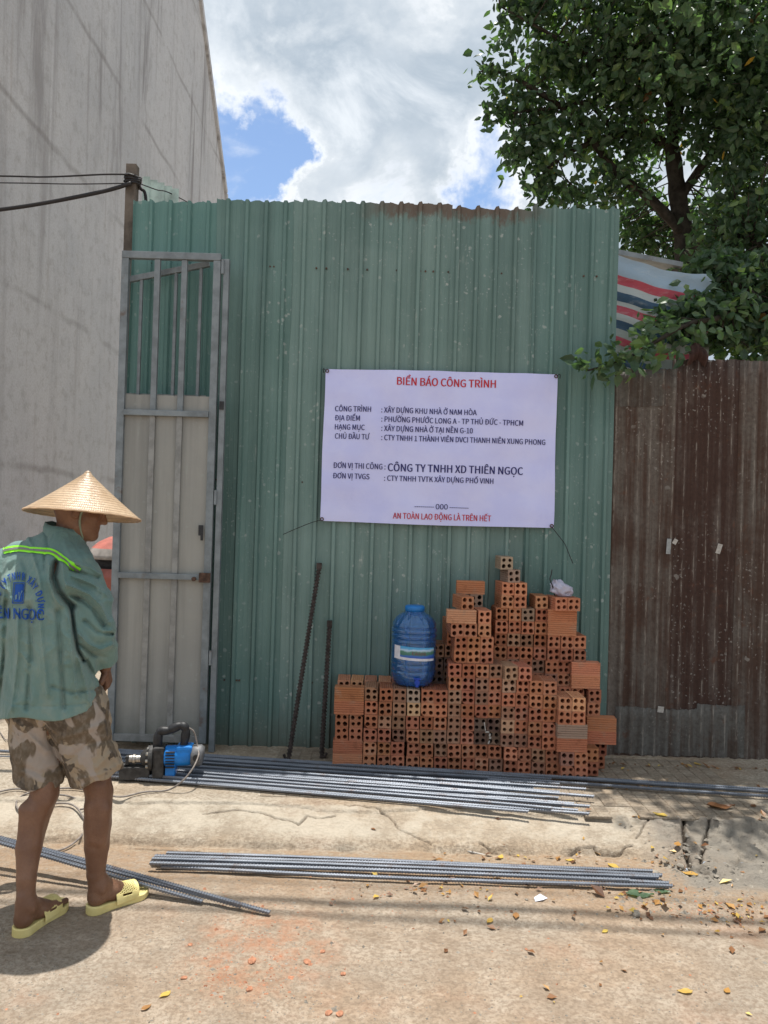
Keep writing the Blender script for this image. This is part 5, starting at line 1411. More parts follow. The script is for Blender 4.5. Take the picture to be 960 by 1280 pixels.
# ------------------------------------------------------------ the man: distance fields turned into continuous surfaces
class Field:
    def __init__(s, lo, hi, h):
        s.lo = np.array(lo, float); s.h = h; s.n = np.ceil((np.array(hi) - s.lo) / h).astype(int) + 1
        s.f = np.full(s.n, 1.0, np.float32)
        s.ax = [s.lo[i] + h * np.arange(s.n[i]) for i in range(3)]
    def box(s, lo, hi):
        a = np.clip(np.floor((np.array(lo) - s.lo) / s.h).astype(int), 0, s.n - 1); b = np.clip(np.ceil((np.array(hi) - s.lo) / s.h).astype(int) + 1, 1, s.n)
        sl_ = tuple(slice(i, j) for i, j in zip(a, b))
        X = s.ax[0][sl_[0]][:, None, None]; Y = s.ax[1][sl_[1]][None, :, None]; Z = s.ax[2][sl_[2]][None, None, :]
        return sl_, X, Y, Z
    def smin(s, sl_, d, k):
        a = s.f[sl_]
        if k <= 0: s.f[sl_] = np.minimum(a, d); return
        h = np.clip(0.5 + 0.5 * (a - d) / k, 0, 1)
        s.f[sl_] = a * (1 - h) + d * h - k * h * (1 - h)
    def cone(s, a, b, ra, rb, k=0.02, sub=False):
        a = np.array(a, float); b = np.array(b, float); m_ = max(ra, rb) + 0.05
        sl_, X, Y, Z = s.box(np.minimum(a, b) - m_, np.maximum(a, b) + m_)
        d = b - a; L = (d * d).sum() + 1e-12
        t = np.clip(((X - a[0]) * d[0] + (Y - a[1]) * d[1] + (Z - a[2]) * d[2]) / L, 0, 1)
        q = np.sqrt((X - a[0] - t * d[0]) ** 2 + (Y - a[1] - t * d[1]) ** 2 + (Z - a[2] - t * d[2]) ** 2) - (ra + (rb - ra) * t)
        if sub: s.f[sl_] = np.maximum(s.f[sl_], -q)
        else: s.smin(sl_, q, k)
    def chain(s, pts, rad, k=0.02):
        for a, b, ra, rb in zip(pts[:-1], pts[1:], rad[:-1], rad[1:]): s.cone(a, b, ra, rb, k)
    def ell(s, c, r, R3=None, k=0.02):
        c = np.array(c, float); r = np.array(r, float); m_ = r.max() + 0.05
        sl_, X, Y, Z = s.box(c - m_, c + m_)
        x, y, z = X - c[0], Y - c[1], Z - c[2]
        if R3 is not None:
            x, y, z = [R3[0][i] * x + R3[1][i] * y + R3[2][i] * z for i in range(3)]   # columns of R3 are the axes
        k0 = np.sqrt((x / r[0]) ** 2 + (y / r[1]) ** 2 + (z / r[2]) ** 2); k1 = np.sqrt((x / r[0] ** 2) ** 2 + (y / r[1] ** 2) ** 2 + (z / r[2] ** 2) ** 2) + 1e-9
        s.smin(sl_, k0 * (k0 - 1) / k1, k)
    def mesh(s, name, mat):
        f = s.f; S = f < 0
        n = f.shape; occ = np.zeros(tuple(q - 1 for q in n), np.int8)
        for i in (0, 1):
            for j in (0, 1):
                for k in (0, 1): occ += S[i:n[0] - 1 + i, j:n[1] - 1 + j, k:n[2] - 1 + k]
        cell = np.argwhere((occ > 0) & (occ < 8)); idx = -np.ones(occ.shape, np.int32); idx[tuple(cell.T)] = np.arange(len(cell))
        acc = np.zeros((len(cell), 3)); cnt = np.zeros(len(cell))
        cor = [(i, j, k) for i in (0, 1) for j in (0, 1) for k in (0, 1)]
        for a in cor:
            for ax_ in range(3):
                if a[ax_]: continue
                b = list(a); b[ax_] = 1
                fa = f[tuple((cell + a).T)]; fb = f[tuple((cell + b).T)]
                m_ = (fa < 0) != (fb < 0); t = np.where(m_, fa / (fa - fb + 1e-12), 0)
                p = np.array(a, float)[None] + 0 * cell; p[:, ax_] += t
                acc += p * m_[:, None]; cnt += m_
        V = s.lo + (cell + acc / np.maximum(cnt, 1)[:, None]) * s.h
        F_ = []
        for ax_ in range(3):
            u, v_ = [(1, 2), (2, 0), (0, 1)][ax_]
            sa = [slice(None)] * 3; sb = [slice(None)] * 3; sa[ax_] = slice(0, -1); sb[ax_] = slice(1, None)
            A_, B_ = S[tuple(sa)], S[tuple(sb)]
            e = np.argwhere(A_ != B_); e = e[(e[:, u] > 0) & (e[:, v_] > 0) & (e[:, u] < n[u] - 1) & (e[:, v_] < n[v_] - 1)]
            ins = A_[tuple(e.T)]
            def g(du, dv): q = e.copy(); q[:, u] -= du; q[:, v_] -= dv; return idx[tuple(q.T)]
            q = np.stack([g(1, 1), g(0, 1), g(0, 0), g(1, 0)], -1)
            q[~ins] = q[~ins][:, ::-1]; F_.append(q)
        F_ = np.concatenate(F_); F_ = F_[(F_ >= 0).all(1)]
        return V, F_
def npmesh(name, V, Fc, mat, parent):
    me = bpy.data.meshes.new(name)
    me.vertices.add(len(V)); me.vertices.foreach_set('co', np.asarray(V, np.float32).ravel())
    me.loops.add(len(Fc) * 4); me.loops.foreach_set('vertex_index', np.asarray(Fc, np.int32).ravel())
    me.polygons.add(len(Fc)); me.polygons.foreach_set('loop_start', np.arange(0, len(Fc) * 4, 4, dtype=np.int32))
    me.polygons.foreach_set('use_smooth', np.ones(len(Fc), bool)); me.materials.append(mat); me.update(calc_edges=True)
    return obj(name, me, parent)
def v3(p): return np.array([p.x, p.y, p.z])

man = empty('person', (W(70, 900, 3.06).x, 3.03, 0))
tag(man, 'man from behind in conical straw hat, green work jacket, camouflage shorts and yellow slippers', 'person')
MO = Vector(man.location)
def fin(o):                        # world-space mesh -> child at the man's base
    o.data.transform(Matrix.Translation(-MO)); return o
# feet
hL, tL = G(20, 1173, 0), G(58, 1146, 0); hR, tR = G(109, 1143, 0), G(173, 1119, 0)
def foot_frame(h_, t_):
    e = (t_ - h_).normalized(); l = Vector((e.y, -e.x, 0)); return np.array(h_), np.array(e), np.array(l)
FEET = [foot_frame(hL, tL), foot_frame(hR, tR)]
def fp(fr, s_, l_, z): return fr[0] + fr[1] * s_ + fr[2] * l_ + np.array([0, 0, z])
body = Field((-1.85, 2.72, 0.0), (-0.86, 3.62, 1.80), 0.0052)
ankL, ankR = fp(FEET[0], .045, 0, .105), fp(FEET[1], .045, 0, .105)
kneeL, kneeR = v3(W(56, 992, 3.02)), v3(W(124, 990, 3.10))
body.chain([v3(W(50, 885, 3.10)), v3(W(58, 950, 3.06)), kneeL, v3(W(42, 1028, 3.01)), v3(W(36, 1060, 2.965)), v3(W(33, 1098, 2.925)), ankL], [.085, .064, .052, .053, .047, .035, .033], .008)
body.chain([v3(W(98, 885, 3.06)), v3(W(112, 945, 3.09)), kneeR, v3(W(122, 1030, 3.09)), v3(W(121, 1058, 3.085)), v3(W(120, 1092, 3.08)), ankR], [.085, .066, .053, .053, .047, .035, .033], .008)
for a_, b_ in (((32, 1012, 2.975), (33, 1050, 2.955)), ((48, 1014, 2.975), (44, 1052, 2.955)), ((115, 1010, 3.055), (116, 1048, 3.045)), ((130, 1012, 3.06), (127, 1052, 3.05))):
    body.cone(v3(W(*a_)), v3(W(*b_)), .026, .012, .03)
for a_, b_ in (((56, 985, 2.995), (56, 1002, 2.985)), ((124, 984, 3.07), (124, 1000, 3.065))): body.cone(v3(W(*a_)), v3(W(*b_)), .030, .028, .025)
for fi, fr in enumerate(FEET):
    sgn_ = 1 if fi == 1 else -1     # big toe side
    SZ = .026
    body.cone(fp(fr, .048, 0, .10), fp(fr, .036, 0, SZ + .030), .034, .030, .02)
    body.cone(fp(fr, .036, 0, SZ + .028), fp(fr, .10, .004 * sgn_, SZ + .036), .030, .034, .02)
    body.cone(fp(fr, .055, 0, .105), fp(fr, .13, -.004 * sgn_, SZ + .026), .032, .025, .02)
    body.cone(fp(fr, .11, .0, SZ + .030), fp(fr, .165, .008 * sgn_, SZ + .020), .032, .022, .02)
    body.cone(fp(fr, .12, -.018 * sgn_, SZ + .024), fp(fr, .175, -.020 * sgn_, SZ + .020), .024, .021, .02)
    body.cone(fp(fr, .045, .030, .095), fp(fr, .043, .034, .088), .010, .008, .012); body.cone(fp(fr, .045, -.030, .095), fp(fr, .043, -.034, .088), .010, .008, .012)
    body.cone(fp(fr, .020, 0, .14), fp(fr, .016, 0, SZ + .05), .012, .012, .02)
    for k in range(5):
        ly = (-.036 + .017 * k) * sgn_ * -1 if False else (-.034 + .0172 * k) * sgn_
        big = (k == 4) if False else (k == 0)
        big = (k == (0 if fi == 1 else 0))
        Lx = .232 - .0 if k == 0 else .228 - .010 * k
        body.cone(fp(fr, .175, ly, SZ + .018), fp(fr, Lx, ly, SZ + .011), .0115 if k == 0 else .0085, .0115 if k == 0 else .0078, .006)
# torso, neck, head
pel = v3(W(72, 878, 3.08)); chest = v3(W(62, 745, 3.12)); nk0 = v3(W(82, 690, 3.14)); nk1 = v3(W(90, 652, 3.15))
body.chain([pel, v3(W(66, 810, 3.09)), chest, v3(W(70, 705, 3.13)), nk0, nk1], [.13, .115, .13, .09, .060, .055], .05)
fdir = np.array([.90, .36, -.24]); fdir /= np.linalg.norm(fdir); sdir = np.cross(fdir, [0, 0, 1]); sdir /= np.linalg.norm(sdir); udir = np.cross(sdir, fdir)
HC = v3(W(99, 634, 3.15))
RH = np.stack([fdir, sdir, udir], 0).T.tolist()
RHc = [[fdir[i], sdir[i], udir[i]] for i in range(3)]
body.ell(HC, (.098, .076, .094), RHc, .02)
def hp_(f_, s_, u_): return HC + fdir * f_ + sdir * s_ + udir * u_
body.ell(hp_(.035, 0, -.062), (.062, .060, .062), RHc, .025)
body.cone(hp_(.05, .0, -.085), hp_(.082, 0, -.100), .034, .022, .02)
body.cone(hp_(.02, .048, -.075), hp_(.074, .018, -.102), .016, .016, .02); body.cone(hp_(.02, -.048, -.075), hp_(.074, -.018, -.102), .016, .016, .02)
body.cone(hp_(.092, 0, .005), hp_(.112, 0, -.034), .010, .012, .012)          # nose
body.cone(hp_(.104, .009, -.038), hp_(.100, .012, -.038), .008, .007, .006); body.cone(hp_(.104, -.009, -.038), hp_(.100, -.012, -.038), .008, .007, .006)
body.cone(hp_(.093, .016, -.062), hp_(.093, -.016, -.062), .0075, .0075, .006); body.cone(hp_(.092, .014, -.073), hp_(.092, -.014, -.073), .008, .008, .006)
body.cone(hp_(.088, .035, .018), hp_(.090, -.035, .018), .010, .010, .015)
for s_ in (-1, 1):
    body.cone(hp_(.080, .032 * s_, .000), hp_(.078, .034 * s_, .0), .012, .012, .006)
    body.ell(hp_(-.004, .078 * s_, -.022), (.018, .009, .030), RHc, .006)
    body.cone(hp_(-.012, .084 * s_, -.004), hp_(-.012, .082 * s_, -.040), .006, .006, .006)
    body.cone(hp_(.065, .050 * s_, -.030), hp_(.045, .058 * s_, -.034), .016, .016, .02)
# arms and hands
shR, elR, wrR = v3(W(103, 716, 3.08)), v3(W(121, 787, 3.05)), v3(W(131, 832, 3.17))
shL, elL, wrL = v3(W(-2, 716, 3.20)), v3(W(-20, 790, 3.24)), v3(W(20, 838, 3.37))
for a, b, c_ in ((shR, elR, wrR), (shL, elL, wrL)): body.chain([a, b, c_], [.052, .042, .028], .03)
def hand(wr, d, side, down):
    d = d / np.linalg.norm(d); p0 = wr + d * .012; pe = wr + d * .078
    side = side - d * side.dot(d); side /= np.linalg.norm(side); nn = np.cross(d, side)
    if nn.dot(down) < 0: nn = -nn
    for o_ in (-.024, -.008, .008, .024): body.cone(p0 + side * o_ * .7, pe + side * o_, .014, .013, .010)
    for k, o_ in enumerate((-.030, -.010, .010, .029)):
        Ls = (.034, .040, .037, .029)[k]
        a = pe + side * o_; b = a + (d * .75 + nn * .66) * Ls; c_ = b + (nn * .95 - d * .25) * Ls * .75; e_ = c_ + (nn * .2 - d * .95) * Ls * .5
        body.chain([a, b, c_, e_], [.0095, .0088, .0080, .0070], .004)
    t0 = wr + d * .028 - side * .026; t1 = t0 + (d * .6 - side * .75 + nn * .35) * .034; t2 = t1 + (d * .75 + nn * .6) * .030; t3 = t2 + (d * .5 + nn * .7 + side * .3) * .020
    body.chain([t0, t1, t2, t3], [.014, .0115, .0098, .0082], .005)
dn = np.array([-.25, .35, -1.0])
hand(wrR, np.array([.12, .25, -.95]), np.array([-.15, .95, .25]), np.array([-1., .1, 0]))
hand(wrL, np.array([.35, .35, -.85]), np.array([-.1, .9, .3]), np.array([1., .1, 0]))
m, t = newmat('tanned_skin'); M['skin'] = m
n1 = t.noise(t.oc, 9, 5, .6); n2 = t.noise(t.oc, 120, 4, .7)
c = t.mix(t.sstep(n1, .35, .7), (0.165, 0.082, 0.048), (0.225, 0.118, 0.070)); c = t.mix(t.math('MULTIPLY', t.sstep(n2, .4, .8), .35), c, (.12, .05, .03))
setp(t, c, .48, 0, t.bump(t.math('ADD', n2, t.math('MULTIPLY', t.noise(t.oc, 30, 4, .6), 1.5)), .3, .004), .4)
t.p.inputs['Subsurface Weight'].default_value = .08; t.p.inputs['Subsurface Radius'].default_value = (.02, .008, .004); t.p.inputs['Subsurface Scale'].default_value = .3
V, Fc = body.mesh('body', m); o = fin(npmesh('body', V, Fc, m, man)); del body

# hair under the hat
hr = Field(HC - .17, HC + .17, .006)
hr.ell(HC + udir * .006 - fdir * .006, (.101, .080, .090), RHc, 0)
sl_, X, Y, Z = hr.box(HC - .2, HC + .2)
cutp = (X - HC[0]) * udir[0] + (Y - HC[1]) * udir[1] + (Z - HC[2]) * udir[2]; fw = (X - HC[0]) * fdir[0] + (Y - HC[1]) * fdir[1] + (Z - HC[2]) * fdir[2]
hr.f[sl_] = np.maximum(hr.f[sl_], -(cutp + .006 - fw * .35)); hr.f[sl_] = np.maximum(hr.f[sl_], fw - .075); hr.f[sl_] = np.maximum(hr.f[sl_], cutp - .035)
V, Fc = hr.mesh('hair', None); fin(npmesh('hair', V, Fc, simple('dark_hair', (.018, .014, .012), .7, 0, .4, 90, .6), man))

# jacket
fa_ = R(27); F2 = np.array([math.sin(fa_), math.cos(fa_)]); R2 = np.array([math.cos(fa_), -math.sin(fa_)])
jk = Field((-1.92, 2.78, .70), (-0.93, 3.60, 1.60), 0.0050)
sec = [  # height, centre px, py, D, half width, half depth
    (66, 915, 3.09, .224, .172), (63, 893, 3.09, .222, .168), (61, 860, 3.09, .214, .160), (60, 800, 3.085, .208, .152), (58, 760, 3.09, .206, .150), (58, 722, 3.105, .196, .138), (60, 703, 3.115, .176, .118), (66, 688, 3.125, .136, .098), (74, 675, 3.135, .096, .082), (80, 664, 3.14, .074, .072)]
cz = np.array([v3(W(a, b, c_)) for a, b, c_, _, _ in sec]); zz = cz[:, 2]; od = np.argsort(zz)
sl_, X, Y, Z = jk.box((-3, 0, 0), (3, 9, 9)); Zf = jk.ax[2]
cx = np.interp(Zf, zz[od], cz[od, 0]); cy = np.interp(Zf, zz[od], cz[od, 1]); ww = np.interp(Zf, zz[od], np.array([s[3] for s in sec])[od]); dd = np.interp(Zf, zz[od], np.array([s[4] for s in sec])[od])
lx = (X - cx) * R2[0] + (Y - cy) * R2[1]; ly = (X - cx) * F2[0] + (Y - cy) * F2[1]
k0 = (np.abs(lx / ww) ** 2.3 + np.abs(ly / dd) ** 2.3) ** (1 / 2.3)
d = (k0 - 1) * np.minimum(ww, dd) * .95
d = np.maximum(d, Z - zz.max()); jk.f[...] = d.astype(np.float32)
jk.cone(v3(W(-26, 722, 3.19)), v3(W(26, 702, 3.14)), .058, .055, .11); jk.cone(v3(W(104, 716, 3.075)), v3(W(84, 698, 3.10)), .058, .05, .05)
jk.cone(v3(W(35, 735, 3.02)), v3(W(80, 735, 3.0)), .05, .05, .06)
jk.chain([v3(W(103, 720, 3.075)), v3(W(114, 752, 3.055)), v3(W(119, 787, 3.045)), v3(W(128, 824, 3.13))], [.070, .069, .066, .055], .016)
jk.chain([v3(W(-18, 724, 3.20)), v3(W(-26, 755, 3.21)), v3(W(-22, 790, 3.24)), v3(W(12, 832, 3.34))], [.066, .066, .062, .054], .035)
# folds: (pixels of a line on the cloth, height in metres, half width); negative = valley
FOLD = [([(70, 704), (67, 722), (74, 740), (84, 752), (90, 758)], -.026, .014), ([(62, 706), (61, 726), (67, 744), (76, 757)], .010, .010), ([(78, 706), (80, 722), (84, 733)], .012, .010),
        ([(84, 731), (98, 737), (112, 743), (126, 757), (136, 778)], .013, .009), ([(88, 744), (104, 750), (118, 762), (130, 782)], -.010, .012), ([(88, 712), (104, 717), (122, 722)], -.008, .009), ([(92, 704), (112, 709), (126, 718)], .008, .009),
        ([(90, 720), (106, 726), (124, 734), (133, 744)], .008, .008), ([(89, 758), (92, 785), (97, 812), (104, 826)], -.020, .008), ([(98, 792), (112, 806), (126, 812), (140, 806)], .009, .009), ([(100, 806), (116, 818), (134, 822)], -.007, .008), ([(106, 776), (122, 790), (140, 792)], -.007, .009), ([(128, 790), (140, 788)], .007, .006),
        ([(50, 768), (54, 815), (60, 868)], .009, .012), ([(38, 760), (40, 815), (34, 886)], -.007, .014), ([(22, 764), (22, 820), (14, 888)], .008, .012), ([(8, 752), (6, 820), (-2, 888)], -.007, .014), ([(72, 764), (76, 820), (80, 884)], -.007, .013), ([(86, 772), (90, 820), (96, 870)], .008, .010),
        ([(10, 705), (6, 722), (4, 752)], .005, .010), ([(28, 700), (32, 712), (30, 740)], -.004, .010), ([(40, 692), (48, 715), (52, 742)], .007, .008), ([(56, 694), (56, 712)], -.006, .008), ([(34, 668), (40, 684)], .004, .007), ([(58, 662), (60, 684)], -.004, .008),
        ([(98, 822), (106, 850), (112, 880)], .008, .010), ([(108, 826), (120, 850), (128, 872)], -.008, .010), ([(60, 700), (44, 745), (46, 770)], .004, .02), ([(64, 858), (90, 866), (120, 862)], -.004, .008), ([(-10, 740), (20, 752), (50, 748)], .004, .018)]
Yb = cy - dd * .2
disp = np.zeros(jk.f.shape, np.float32)
mask = (jk.f < .05) & (jk.f > -.05)
ix = np.argwhere(mask); px_ = jk.ax[0][ix[:, 0]]; py_ = jk.ax[1][ix[:, 1]]; pz_ = jk.ax[2][ix[:, 2]]
# project to photo pixels only to read off which fold a piece of cloth lies under (the folds themselves are relief in the cloth)
cp = np.array([W(q[0], q[1], 2.96)[:] for L_ in FOLD for q in L_[0]])
val = np.zeros(len(ix)); back = np.clip(((np.interp(pz_, zz[od], cz[od, 1]) - .01) - py_) / .05 + .3, 0, 1); p0 = 0
for pts_, amp, wd in FOLD:
    k = len(pts_); q = cp[p0:p0 + k]; p0 += k
    sc_ = 2.96 / py_ * 1.0
    ds = seg_dist(px_ * sc_, CAMZ + (pz_ - CAMZ) * sc_, [(a[0], a[2]) for a in q])
    val += amp * 2.3 * np.exp(-(ds / (wd * .75)) ** (1.15 if amp > 0 else 1.7)) * back
a_ = np.arctan2(py_ - 3.1, px_ + 1.3)
val += .008 * (fbm(a_ * 6 + 3, pz_ * 5, 3, 4) - .5) + .012 * (fbm(px_ * 16 + py_ * 9, pz_ * 12 + py_ * 5, 8, 4) - .5)
qx = px_ * 7 + pz_ * 3 + fbm(px_ * 9, pz_ * 9, 12, 3) * 1.2; rg = 1 - np.abs(fbm(qx, pz_ * 3.2 - px_ * 2, 15, 3) - .5) * 6; val += .010 * np.clip(rg, 0, 1) ** 2
hemz = float(W(62, 893, 3.0).z) + .0
sz_ = W(60, 876, 3.0).z
val += -.0035 * np.exp(-((pz_ - sz_) / .004) ** 2)            # seam of the hem band
yoke = W(40, 697, 2.97).z
jk.f[tuple(ix.T)] -= val.astype(np.float32)
# hem, open below
hz_ = hemz + .010 * np.sin(X * 22) + (X + 1.3) * .10
jk.f = np.maximum(jk.f, (hz_ - Z).astype(np.float32))
k1 = (np.abs(lx / (ww - .026)) ** 2.3 + np.abs(ly / (dd - .026)) ** 2.3) ** (1 / 2.3)
inner = np.maximum((k1 - 1) * np.minimum(ww, dd), Z - (hemz + .045)); jk.f = np.maximum(jk.f, -inner.astype(np.float32))
# sleeve ends: cut square and hollow
for a, b in ((v3(W(119, 787, 3.045)), v3(W(128.5, 827, 3.135))), (v3(W(-22, 790, 3.24)), v3(W(12, 833, 3.345)))):
    dv_ = (b - a) / np.linalg.norm(b - a); s2, X2, Y2, Z2 = jk.box(b - .12, b + .12)
    al = (X2 - b[0]) * dv_[0] + (Y2 - b[1]) * dv_[1] + (Z2 - b[2]) * dv_[2]
    near = np.sqrt((X2 - b[0]) ** 2 + (Y2 - b[1]) ** 2 + (Z2 - b[2]) ** 2) - .10
    rad_ = np.sqrt(np.maximum((X2 - b[0]) ** 2 + (Y2 - b[1]) ** 2 + (Z2 - b[2]) ** 2 - al ** 2, 0))
    jk.f[s2] = np.maximum(jk.f[s2], np.minimum(al, np.minimum(-near, .075 - rad_)) .astype(np.float32) * 1.0)
    jk.cone(b - dv_ * .02, b + dv_ * .06, .040, .050, 0, sub=True)
V, Fc = jk.mesh('jacket', None)
m, t = newmat('green_work_cloth'); M['cloth'] = m
n1 = t.noise(t.oc, 3.2, 6, .6, .3); n2 = t.noise(t.vmap(t.oc, (1, 1, .5)), 16, 6, .65); n3 = t.noise(t.oc, 380, 2, .5)
c = t.mix(t.sstep(n1, .35, .68), (.125, .218, .202), (.175, .270, .246)); c = t.mix(t.math('MULTIPLY', t.sstep(n2, .48, .72), .42), c, (.28, .32, .27)); c = t.mix(t.math('MULTIPLY', t.sstep(n2, .45, .25), .35), c, (.07, .14, .13))
x, y, z = t.sep(t.oc)
yk = t.sstep(z, yoke - .004, yoke + .004); c = t.mix(t.math('MULTIPLY', yk, .55), c, (.115, .215, .215))
setp(t, c, .72, 0, t.bump(t.math('ADD', t.math('MULTIPLY', n3, .5), t.math('MULTIPLY', t.noise(t.oc, 42, 5, .6), 2.2)), .5, .005), .3)
t.p.inputs['Sheen Weight'].default_value = .15
jacket = fin(npmesh('jacket', V, Fc, m, man))
JB = BVHTree.FromPolygons([Vector(v) for v in V], Fc.tolist())
CP = Vector((0, 0, CAMZ))
def oncloth(px, py, off=.002):
    """printed or sewn-on marks follow the surface of the cloth"""
    r_d = ray(px, py).normalized(); hit = JB.ray_cast(CP, r_d)
    if hit[0] is None:
        near = JB.find_nearest(W(px, py, 3.02)); return near[0] + near[1] * off
    return hit[0] + hit[1] * off * 1.0 + Vector((0, -off * .6, 0))
def sewn(name, center, halfw, mat, n=60, par=man, off=.003, pil=3):
    P = smooth_path([Vector((a, b, 0)) for a, b in center], 14); V = []; Fc = []
    for i, p in enumerate(P):
        tn_ = (P[min(i + 1, len(P) - 1)] - P[max(0, i - 1)]).normalized(); nn = Vector((-tn_.y, tn_.x, 0))
        for j in range(pil + 1):
            q = p + nn * (halfw[0] + (halfw[1] - halfw[0]) * j / pil); V.append(oncloth(q.x, q.y, off) - MO)
    k = pil + 1
    for i in range(len(P) - 1):
        for j in range(pil): Fc.append((i * k + j, (i + 1) * k + j, (i + 1) * k + j + 1, i * k + j + 1))
    return part(name, V, Fc, mat, par, True)
m, t = newmat('lime_reflective'); M['lime'] = m; setp(t, (.30, .92, .03), .5, 0, None, .4)
m, t = newmat('silver_reflective'); M['refl'] = m; setp(t, (.20, .19, .18), .4, .1, None, .5)
m, t = newmat('blue_print'); M['print'] = m; setp(t, (.02, .085, .36), .7, 0, None, .2)
cen = [(5, 689), (14, 687), (26, 686), (42, 688), (56, 689), (66, 690.5), (78, 698), (90, 707), (100, 713.5)]
sewn('stripe', cen, (-3.8, 3.8), M['lime'], off=.0035); sewn('stripe_band', cen, (-1.3, 1.3), M['refl'], off=.0052)
def print_text(txt, place, mat, bold, spacing=1.0):
    for q in range(4): print_once(txt, lambda u, v_, q=q: place(u + bold * q * .02, v_), mat, spacing, q)
def print_once(txt, place, mat, spacing, q_):
    V, Fc, w_ = text_vf(txt, 0, spacing)
    bmx = bmesh.new()
    vs = [bmx.verts.new(v) for v in V]
    for f in Fc:
        try: bmx.faces.new([vs[i] for i in f])
        except ValueError: pass
    bmesh.ops.triangulate(bmx, faces=bmx.faces[:])
    for _ in range(2):
        ed = [e for e in bmx.edges if e.calc_length() > .16]
        if ed: bmesh.ops.subdivide_edges(bmx, edges=ed, cuts=1); bmesh.ops.triangulate(bmx, faces=bmx.faces[:])
    bmx.verts.index_update()
    out = [oncloth(*place(v.co.x / w_, v.co.y), .0032 + .0003 * q_) - MO for v in bmx.verts]
    ff = [[v.index for v in f.verts] for f in bmx.faces]; bmx.free()
    part('lettering', out, ff, mat, man)
# name line and arc of smaller capitals
print_text('THIÊN NGỌC', lambda u, v_: (-26 + 80 * u, 771.5 + 3.5 * u - v_ * 18), M['print'], .17)
def arc(u, v_):
    a_ = math.radians(194 - 208 * u); r_ = v_ / .73; return (24 + (24 + 7.5 * r_) * math.cos(a_), 758 - (33 + 9.5 * r_) * math.sin(a_))
print_text('CÔNG TY TNHH XÂY DỰNG', arc, M['print'], .10, 1.12)
def plate(name, q, mat, off):
    n_ = 8; V = []; Fc = []
    for j in range(n_ + 1):
        for i in range(n_ + 1):
            u, v_ = i / n_, j / n_
            a_ = [q[0][k] * (1 - u) * (1 - v_) + q[1][k] * u * (1 - v_) + q[2][k] * u * v_ + q[3][k] * (1 - u) * v_ for k in (0, 1)]
            V.append(oncloth(a_[0], a_[1], off) - MO)
    for j in range(n_):
        for i in range(n_): a_ = j * (n_ + 1) + i; Fc.append((a_, a_ + n_ + 1, a_ + n_ + 2, a_ + 1))
    return part(name, V, Fc, mat, man, True)
def frame_(x0, y0, x1, y1, w_, off, mat, sk=2.0):
    def pt(x, y): return (x - sk * (y - 728) / 26, y)
    for (a, b, c_, d_) in ((x0, y0, x1, y0 + w_), (x0, y1 - w_, x1, y1), (x0, y0 + w_, x0 + w_, y1 - w_), (x1 - w_, y0 + w_, x1, y1 - w_)): plate('emblem_frame', [pt(a, b), pt(c_, b), pt(c_, d_), pt(a, d_)], mat, off)
frame_(18, 728, 32, 754, 1.1, .003, M['print'])
def pt(x, y): return (x - 2.0 * (y - 728) / 26, y)
plate('emblem', [pt(20.2, 730.2), pt(30, 730.2), pt(30, 752), pt(20.2, 752)], M['print'], .0028)
cl2 = simple('faded_print', (.16, .27, .33), .7)
plate('emblem_mark', [pt(25.2, 740), pt(26.2, 740), pt(27.6, 750), pt(26.6, 750)], cl2, .0042); plate('emblem_mark', [pt(28.2, 738), pt(29.0, 738), pt(27.6, 750), pt(26.8, 750)], cl2, .0044)
plate('emblem_mark', [pt(21.5, 744), pt(24, 742.5), pt(24.3, 749), pt(21.6, 750.5)], cl2, .0042)
# collar
nc = v3(W(80, 664, 3.14)); V = []; Fc = []; n = 48
for j, (rr_, hz2) in enumerate(((.080, -.022), (.079, .006), (.073, .026), (.069, .026), (.070, .004), (.072, -.022))):
    for i in range(n):
        a_ = 2 * math.pi * i / n; x_ = math.cos(a_); y_ = math.sin(a_)
        q = np.array([nc[0], nc[1], nc[2]]); q[:2] += R2 * x_ * rr_ * 1.02 + F2 * y_ * rr_ * (.98 if y_ < 0 else 1.15)
        q[2] += hz2 - .030 * (y_ > 0) * y_ - .014 * x_ + .002 * math.sin(a_ * 5)
        V.append(Vector(q) - MO)
for j in range(5):
    for i in range(n): i2 = (i + 1) % n; Fc.append((j * n + i, j * n + i2, (j + 1) * n + i2, (j + 1) * n + i))
part('collar', V, Fc, M['cloth'], man, True)

